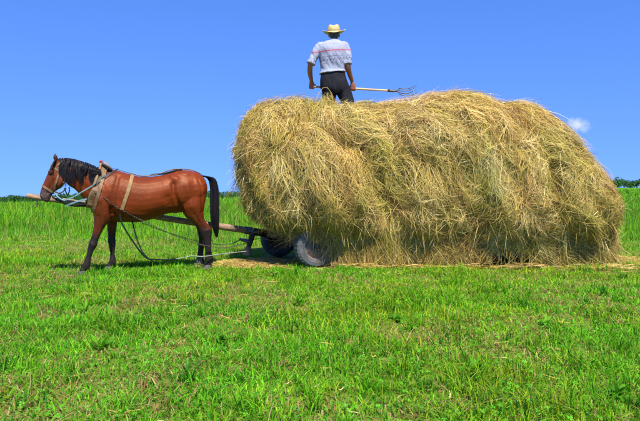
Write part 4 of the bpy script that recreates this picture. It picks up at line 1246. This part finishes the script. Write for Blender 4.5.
for s in (-1, 1):
    bm = bmesh.new(); ball(bm, hc + np.array([.033 * s, .094, .012]), .011, seg=10); bm_obj('eye', bm, M_EYE, farmer)
# hair at the nape
bm = bmesh.new()
ball(bm, hc + np.array([0, -.012, .03]), .095, (.88, 1.04, 1.02), 20)
ball(bm, hc + np.array([0, -.05, -.03]), .058, (1.05, .75, .9), 16)
o = remeshed('hair', bm, .008, 2); o.data.materials.append(noise_mat('grey_dark_hair', (.025, .02, .018), (.075, .06, .05), 40, .6, .4)); put(o, farmer)
# shirt: torso and rolled sleeves
sb = bmesh.new()
tl = [(331, 338.2, 38.6, .060, 10.02)] + TOR[1:8]
loft(sb, [hsec(*t_[:4], t_[4], .016) for t_ in tl] + [hsec(320.6, 345.8, 73.0, .14, 10.0, .020, 1.2)], 28, 2.4)
for s, a_ in enumerate(ARMS):
    pts = [Q(*p_) for p_ in a_]
    e_ = pts[2] + (pts[1] - pts[2]) * (.10)
    tube(sb, [pts[0] + np.array([.03 * (1 if s == 0 else -1), 0, 0]), pts[0], pts[1], e_], [.085, .082, .071, .066], 16, 5)
    tube(sb, [e_ + (pts[1] - pts[2]) * .12, e_ + (pts[2] - pts[1]) * .02], [.073, .074], 16, 1)
shirt = remeshed('shirt', sb, 0.0085, 3, .5)
sv = mesh_np(shirt.data).astype(float)
# folds in the cloth
nrm = np.empty(len(shirt.data.vertices) * 3, dtype=np.float32); shirt.data.vertices.foreach_get('normal', nrm); nrm = nrm.reshape(-1, 3)
fold = (fbm(sv[:, 0] * 14 + sv[:, 2] * 8, sv[:, 2] * 5 - sv[:, 0] * 3 + 40, 61, 2) - .5) * .030
shirt.data.vertices.foreach_set('co', (sv + nrm * fold[:, None]).astype(np.float32).ravel()); shirt.data.update()
row = HZ - (sv[:, 2] - CH) * F / PD; colx = 320 + sv[:, 0] * F / PD
base = np.tile(np.array([.30, .315, .39]), (len(sv), 1))
def stripe(c0, hw, colr, amt=1.0, slope=-.09, wig=0.25, brk=0):
    global base
    r_s = row + slope * -(colx - 334) + wig * np.sin(colx * 2.2)
    m_ = np.clip(1.25 - np.abs(r_s - c0) / hw, 0, 1) * amt
    if brk: m_ = m_ * (vnoise(colx * brk, row * .6, 8) > .45)
    m_ = m_ * .85
    base = base * (1 - m_[:, None]) + np.array(colr) * m_[:, None]
stripe(45.2, .5, (.20, .22, .40), .7); stripe(52.2, .7, (.42, .02, .07), 1.0); stripe(50.2, .3, (.4, .12, .2), .5)
stripe(48, .35, (.2, .22, .4), .5); stripe(57.8, .5, (.07, .07, .18), .95, brk=1.1); stripe(60.8, .9, (.05, .05, .15), .95, wig=.9, brk=1.6); stripe(64.2, .5, (.07, .09, .20), .9, brk=1.0); stripe(67.6, .35, (.40, .42, .58), .6); stripe(55, .3, (.45, .46, .62), .6)
dg_ = np.clip(1.1 - np.abs(((colx - 338) - (row - 59) * .55)) / .55, 0, 1) * (row > 53) * (row < 66) * .8
dg2 = np.clip(1.1 - np.abs(((colx - 334.5) - (row - 59) * .55)) / .45, 0, 1) * (row > 55) * (row < 64) * .7
base = base * (1 - np.maximum(dg_, dg2)[:, None]) + np.array([.05, .05, .14]) * np.maximum(dg_, dg2)[:, None]
set_col(shirt.data, base)
m, nt, b = mat_new('striped_shirt_cloth'); at = nt.nodes.new('ShaderNodeAttribute'); at.attribute_name = 'Col'
nt.links.new(at.outputs['Color'], b.inputs['Base Color']); b.inputs['Roughness'].default_value = .85; b.inputs['Specular IOR Level'].default_value = .2
shirt.data.materials.append(m); put(shirt, farmer)
# trousers
tbm = bmesh.new()
loft(tbm, [hsec(322.2, 344.0, 70.5, .115, 10.0, .006), hsec(321.3, 345.0, 74.6, .128, 10.0, .006), hsec(320.4, 347.2, 83, .142, 10.0, .014), hsec(321, 348.6, 89.5, .135, 10.0, .014), hsec(324, 347, 93.5, .11, 10.0, .01)], 26, 2.5)
for a_ in LEGP:
    tube(tbm, [Q(*p_) for p_ in a_], [.118, .114, .100, .090, .078], 16, 5)
tro = remeshed('trousers', tbm, 0.009, 3, .5)
tv = mesh_np(tro.data).astype(float)
nrm = np.empty(len(tro.data.vertices) * 3, dtype=np.float32); tro.data.vertices.foreach_get('normal', nrm); nrm = nrm.reshape(-1, 3)
fold = smooth(3.00, 2.90, tv[:, 2]) * (fbm(tv[:, 0] * 16 + tv[:, 2] * 3, tv[:, 2] * 4, 66, 2) - .5) * .035
tro.data.vertices.foreach_set('co', (tv + nrm * fold[:, None]).astype(np.float32).ravel()); tro.data.update()
tro.data.materials.append(M_TROUSER); put(tro, farmer)
th = np.linspace(0, 2 * math.pi, 33)
# straw hat
hat0 = hc + np.array([-.003, -.005, .052])
tilt = Matrix.Rotation(math.radians(-3), 4, 'Y') @ Matrix.Rotation(math.radians(7), 4, 'X')
bm = bmesh.new(); seg = 40; rings = []
HP = [(.095, -.012), (.184, .000), (.188, .004), (.182, .008), (.104, .004), (.100, .04), (.090, .085), (.074, .112), (.048, .118), (.02, .110)]
for i in range(seg):
    a = 2 * math.pi * i / seg; rr_ = []
    for j, (r, z0) in enumerate(HP):
        zz = z0
        if j in (1, 2, 3): zz += .026 * abs(math.cos(a)) ** 2 - .028 * abs(math.sin(a)) + .004 * math.sin(5 * a)
        if j >= 7: zz -= .020 * (1 - abs(math.cos(a)) ** 2) * (1 if j < 9 else .4)
        ry = r * (1.10 if j >= 4 or j == 0 else 1.02)
        rr_.append(bm.verts.new(Vector(hat0) + tilt @ Vector((r * math.cos(a), ry * math.sin(a), zz))))
    rings.append(rr_)
for i in range(seg):
    for j in range(len(HP) - 1):
        bm.faces.new((rings[i][j], rings[(i + 1) % seg][j], rings[(i + 1) % seg][j + 1], rings[i][j + 1]))
bm.faces.new([r[-1] for r in rings])
hat = bm_obj('hat', bm, M_STRAWHAT, farmer)
bm = bmesh.new()
bpts = [Vector(hat0) + tilt @ Vector((.1015 * math.cos(a), .1115 * math.sin(a), .022)) for a in th]
strap(bm, bpts, [Vector((math.cos(a), math.sin(a), 0)) for a in th], [Vector((0, 0, 1))] * 33, .024, .003)
bm_obj('hat_band', bm, M_HATBAND, hat, False)

# ------------------------------------------------------------------ pitchfork
fork = empty('pitchfork', (HA0 + HA1) / 2)
tag(fork, 'pitchfork with pale wooden handle and dark tines held by the person', 'pitchfork')
bm = bmesh.new(); tube(bm, [HA0, (HA0 + HA1) / 2 + np.array([0, 0, .004]), HA1], [.017, .018, .017], 12, 6); bm_obj('handle', bm, M_HANDLE, fork)
bm = bmesh.new(); tube(bm, [HA1 - hdir * .03, HA1 + hdir * .06, HA1 + hdir * .125], [.021, .021, .013], 12, 2); bm_obj('ferrule', bm, M_IRON, fork)
fs = HA1 + hdir * .115
bm = bmesh.new()
cross_d = unit(np.array([.02, .62, .78]))
rootp = [fs + hdir * .03 + cross_d * k_ for k_ in (-.07, -.024, .024, .07)]
tube(bm, [rootp[0] + hdir * .02, rootp[1], fs + hdir * .02, rootp[2], rootp[3] + hdir * .02], .009, 8, 4); bm_obj('fork_head', bm, M_IRON, fork)
for k_, r0 in zip((-1, -.35, .35, 1), rootp):
    upv = np.array([0, -.1, 1.0])
    e0 = r0 + hdir * (.02 if abs(k_) == 1 else 0)
    pts = [e0, e0 + hdir * .09 - upv * .012 + cross_d * .012 * k_, e0 + hdir * .19 + upv * .006 + cross_d * .018 * k_, e0 + hdir * .285 + upv * .058 + cross_d * .02 * k_]
    bm = bmesh.new(); tube(bm, pts, [.008, .0075, .006, .003], 8, 5); bm_obj('tine', bm, M_IRON, fork)

# loose hay clinging round the legs, standing up from the top of the load
N = 420; K = 6
cx_ = np.where(rng.random(N) < .6, rng.normal(-.02, .12, N) + .15, rng.normal(.30, .2, N))
hgt = np.abs(rng.normal(0, .10, N)) * np.exp(-((cx_ - .10) / .16) ** 2) + .02
Pts = np.zeros((N, K, 3)); a = rng.uniform(0, 6.28, N); L = rng.uniform(.15, .4, N)
y0 = rng.uniform(9.72, 9.86, N)
for k in range(K):
    t = k / (K - 1)
    Pts[:, k, 0] = cx_ + np.cos(a) * L * (t - .5) * .9; Pts[:, k, 1] = y0 + np.sin(a) * L * .2 * (t - .5)
    Pts[:, k, 2] = 2.42 + hgt * np.sin(t * 2.6 + .25) * 1.3 + .03 * t
side = unit(np.cross(np.gradient(Pts, axis=1), rng.normal(0, 1, (N, 1, 3))))
o = ribbons('loose_wisps', Pts, side * (rng.uniform(.002, .004, N)[:, None] * np.array([.5, 1, 1, 1, .7, .2]))[:, :, None], HAYC[rng.choice(len(HAYC), N, p=HAYP)] * rng.uniform(.75, 1.2, (N, 1)), None, M_HAY)
put(o, hay); tag(o, kind='stuff')

# ------------------------------------------------------------------ single weeds standing out of the grass
def leaf_mesh(name, L, W, curl, colr):
    n = 6; V, Lp, cc = [], [], []
    for i in range(n + 1):
        t = i / n; wv = W * math.sin(math.pi * min(1, t * .92 + .06)) ** .8 * (1 - .25 * t)
        xx = L * (t - .25 * curl * t * t); zz = L * (.75 * t - curl * t * t * .85)
        V += [(xx, -wv / 2, zz + wv * .18), (xx, 0, zz), (xx, wv / 2, zz + wv * .18)]
        f_ = .85 + .3 * t
        cc += [np.array(colr) * f_, np.array(colr) * f_ * 1.25, np.array(colr) * f_]
    for i in range(n):
        for j in range(2): Lp += [i * 3 + j, i * 3 + j + 1, i * 3 + j + 4, i * 3 + j + 3]
    me = np_mesh(name, np.array(V), 4, np.array(Lp), np.array(cc), True); me.materials.append(M_GRASS)
    return me
LM = [leaf_mesh('leaf', .13, .045, .55, (.06, .20, .008)), leaf_mesh('leaf', .17, .036, .35, (.11, .30, .010)), leaf_mesh('leaf', .115, .055, .75, (.045, .16, .008))]
WEEDS = [(85, 314, "leafy green weed in the grass below the horse's front hooves", 1.0, 7, 1), (102, 349, "green weed in the left foreground, midway between the horse and the bottom edge", 1.1, 6, 0), (220, 344, "green weed in the foreground straight below the horse's tail", 1.0, 7, 2),
         (258, 405, "green weed at the bottom edge, left of centre", .9, 9, 1), (300, 306, "small green weed in the grass just below the front wheel", 1.0, 7, 0), (396, 322, "spreading green weed below the middle of the hay load", 1.2, 8, 2),
         (475, 374, "green weed in the right foreground, midway between the hay and the bottom edge", 1.1, 7, 0), (546, 329, "green weed in the grass below the right part of the hay", 1.0, 9, 1), (617, 397, "green weed in the bottom right corner", 1.0, 8, 2), (162, 330, "green weed in the grass below the middle of the horse", .9, 6, 2)]
for i, (px, py, lab, sc, nl, kind) in enumerate(WEEDS):
    X0, D0 = gx(px, py)
    w_ = empty('weed_plant', (X0, D0, float(terrain(X0, D0))), rng.uniform(0, 6))
    tag(w_, lab, 'weed', 'leafy weeds in the mown grass')
    for j in range(nl * 2):
        lo = bpy.data.objects.new('leaf', LM[(kind + (j % 2)) % 3]); C.objects.link(lo); lo.parent = w_
        lo.rotation_euler = (rng.normal(0, .2), rng.uniform(-.75, .1), j * 2 * math.pi / nl + rng.normal(0, .4))
        f_ = sc * rng.uniform(.45, .95); lo.scale = (f_, f_, f_)
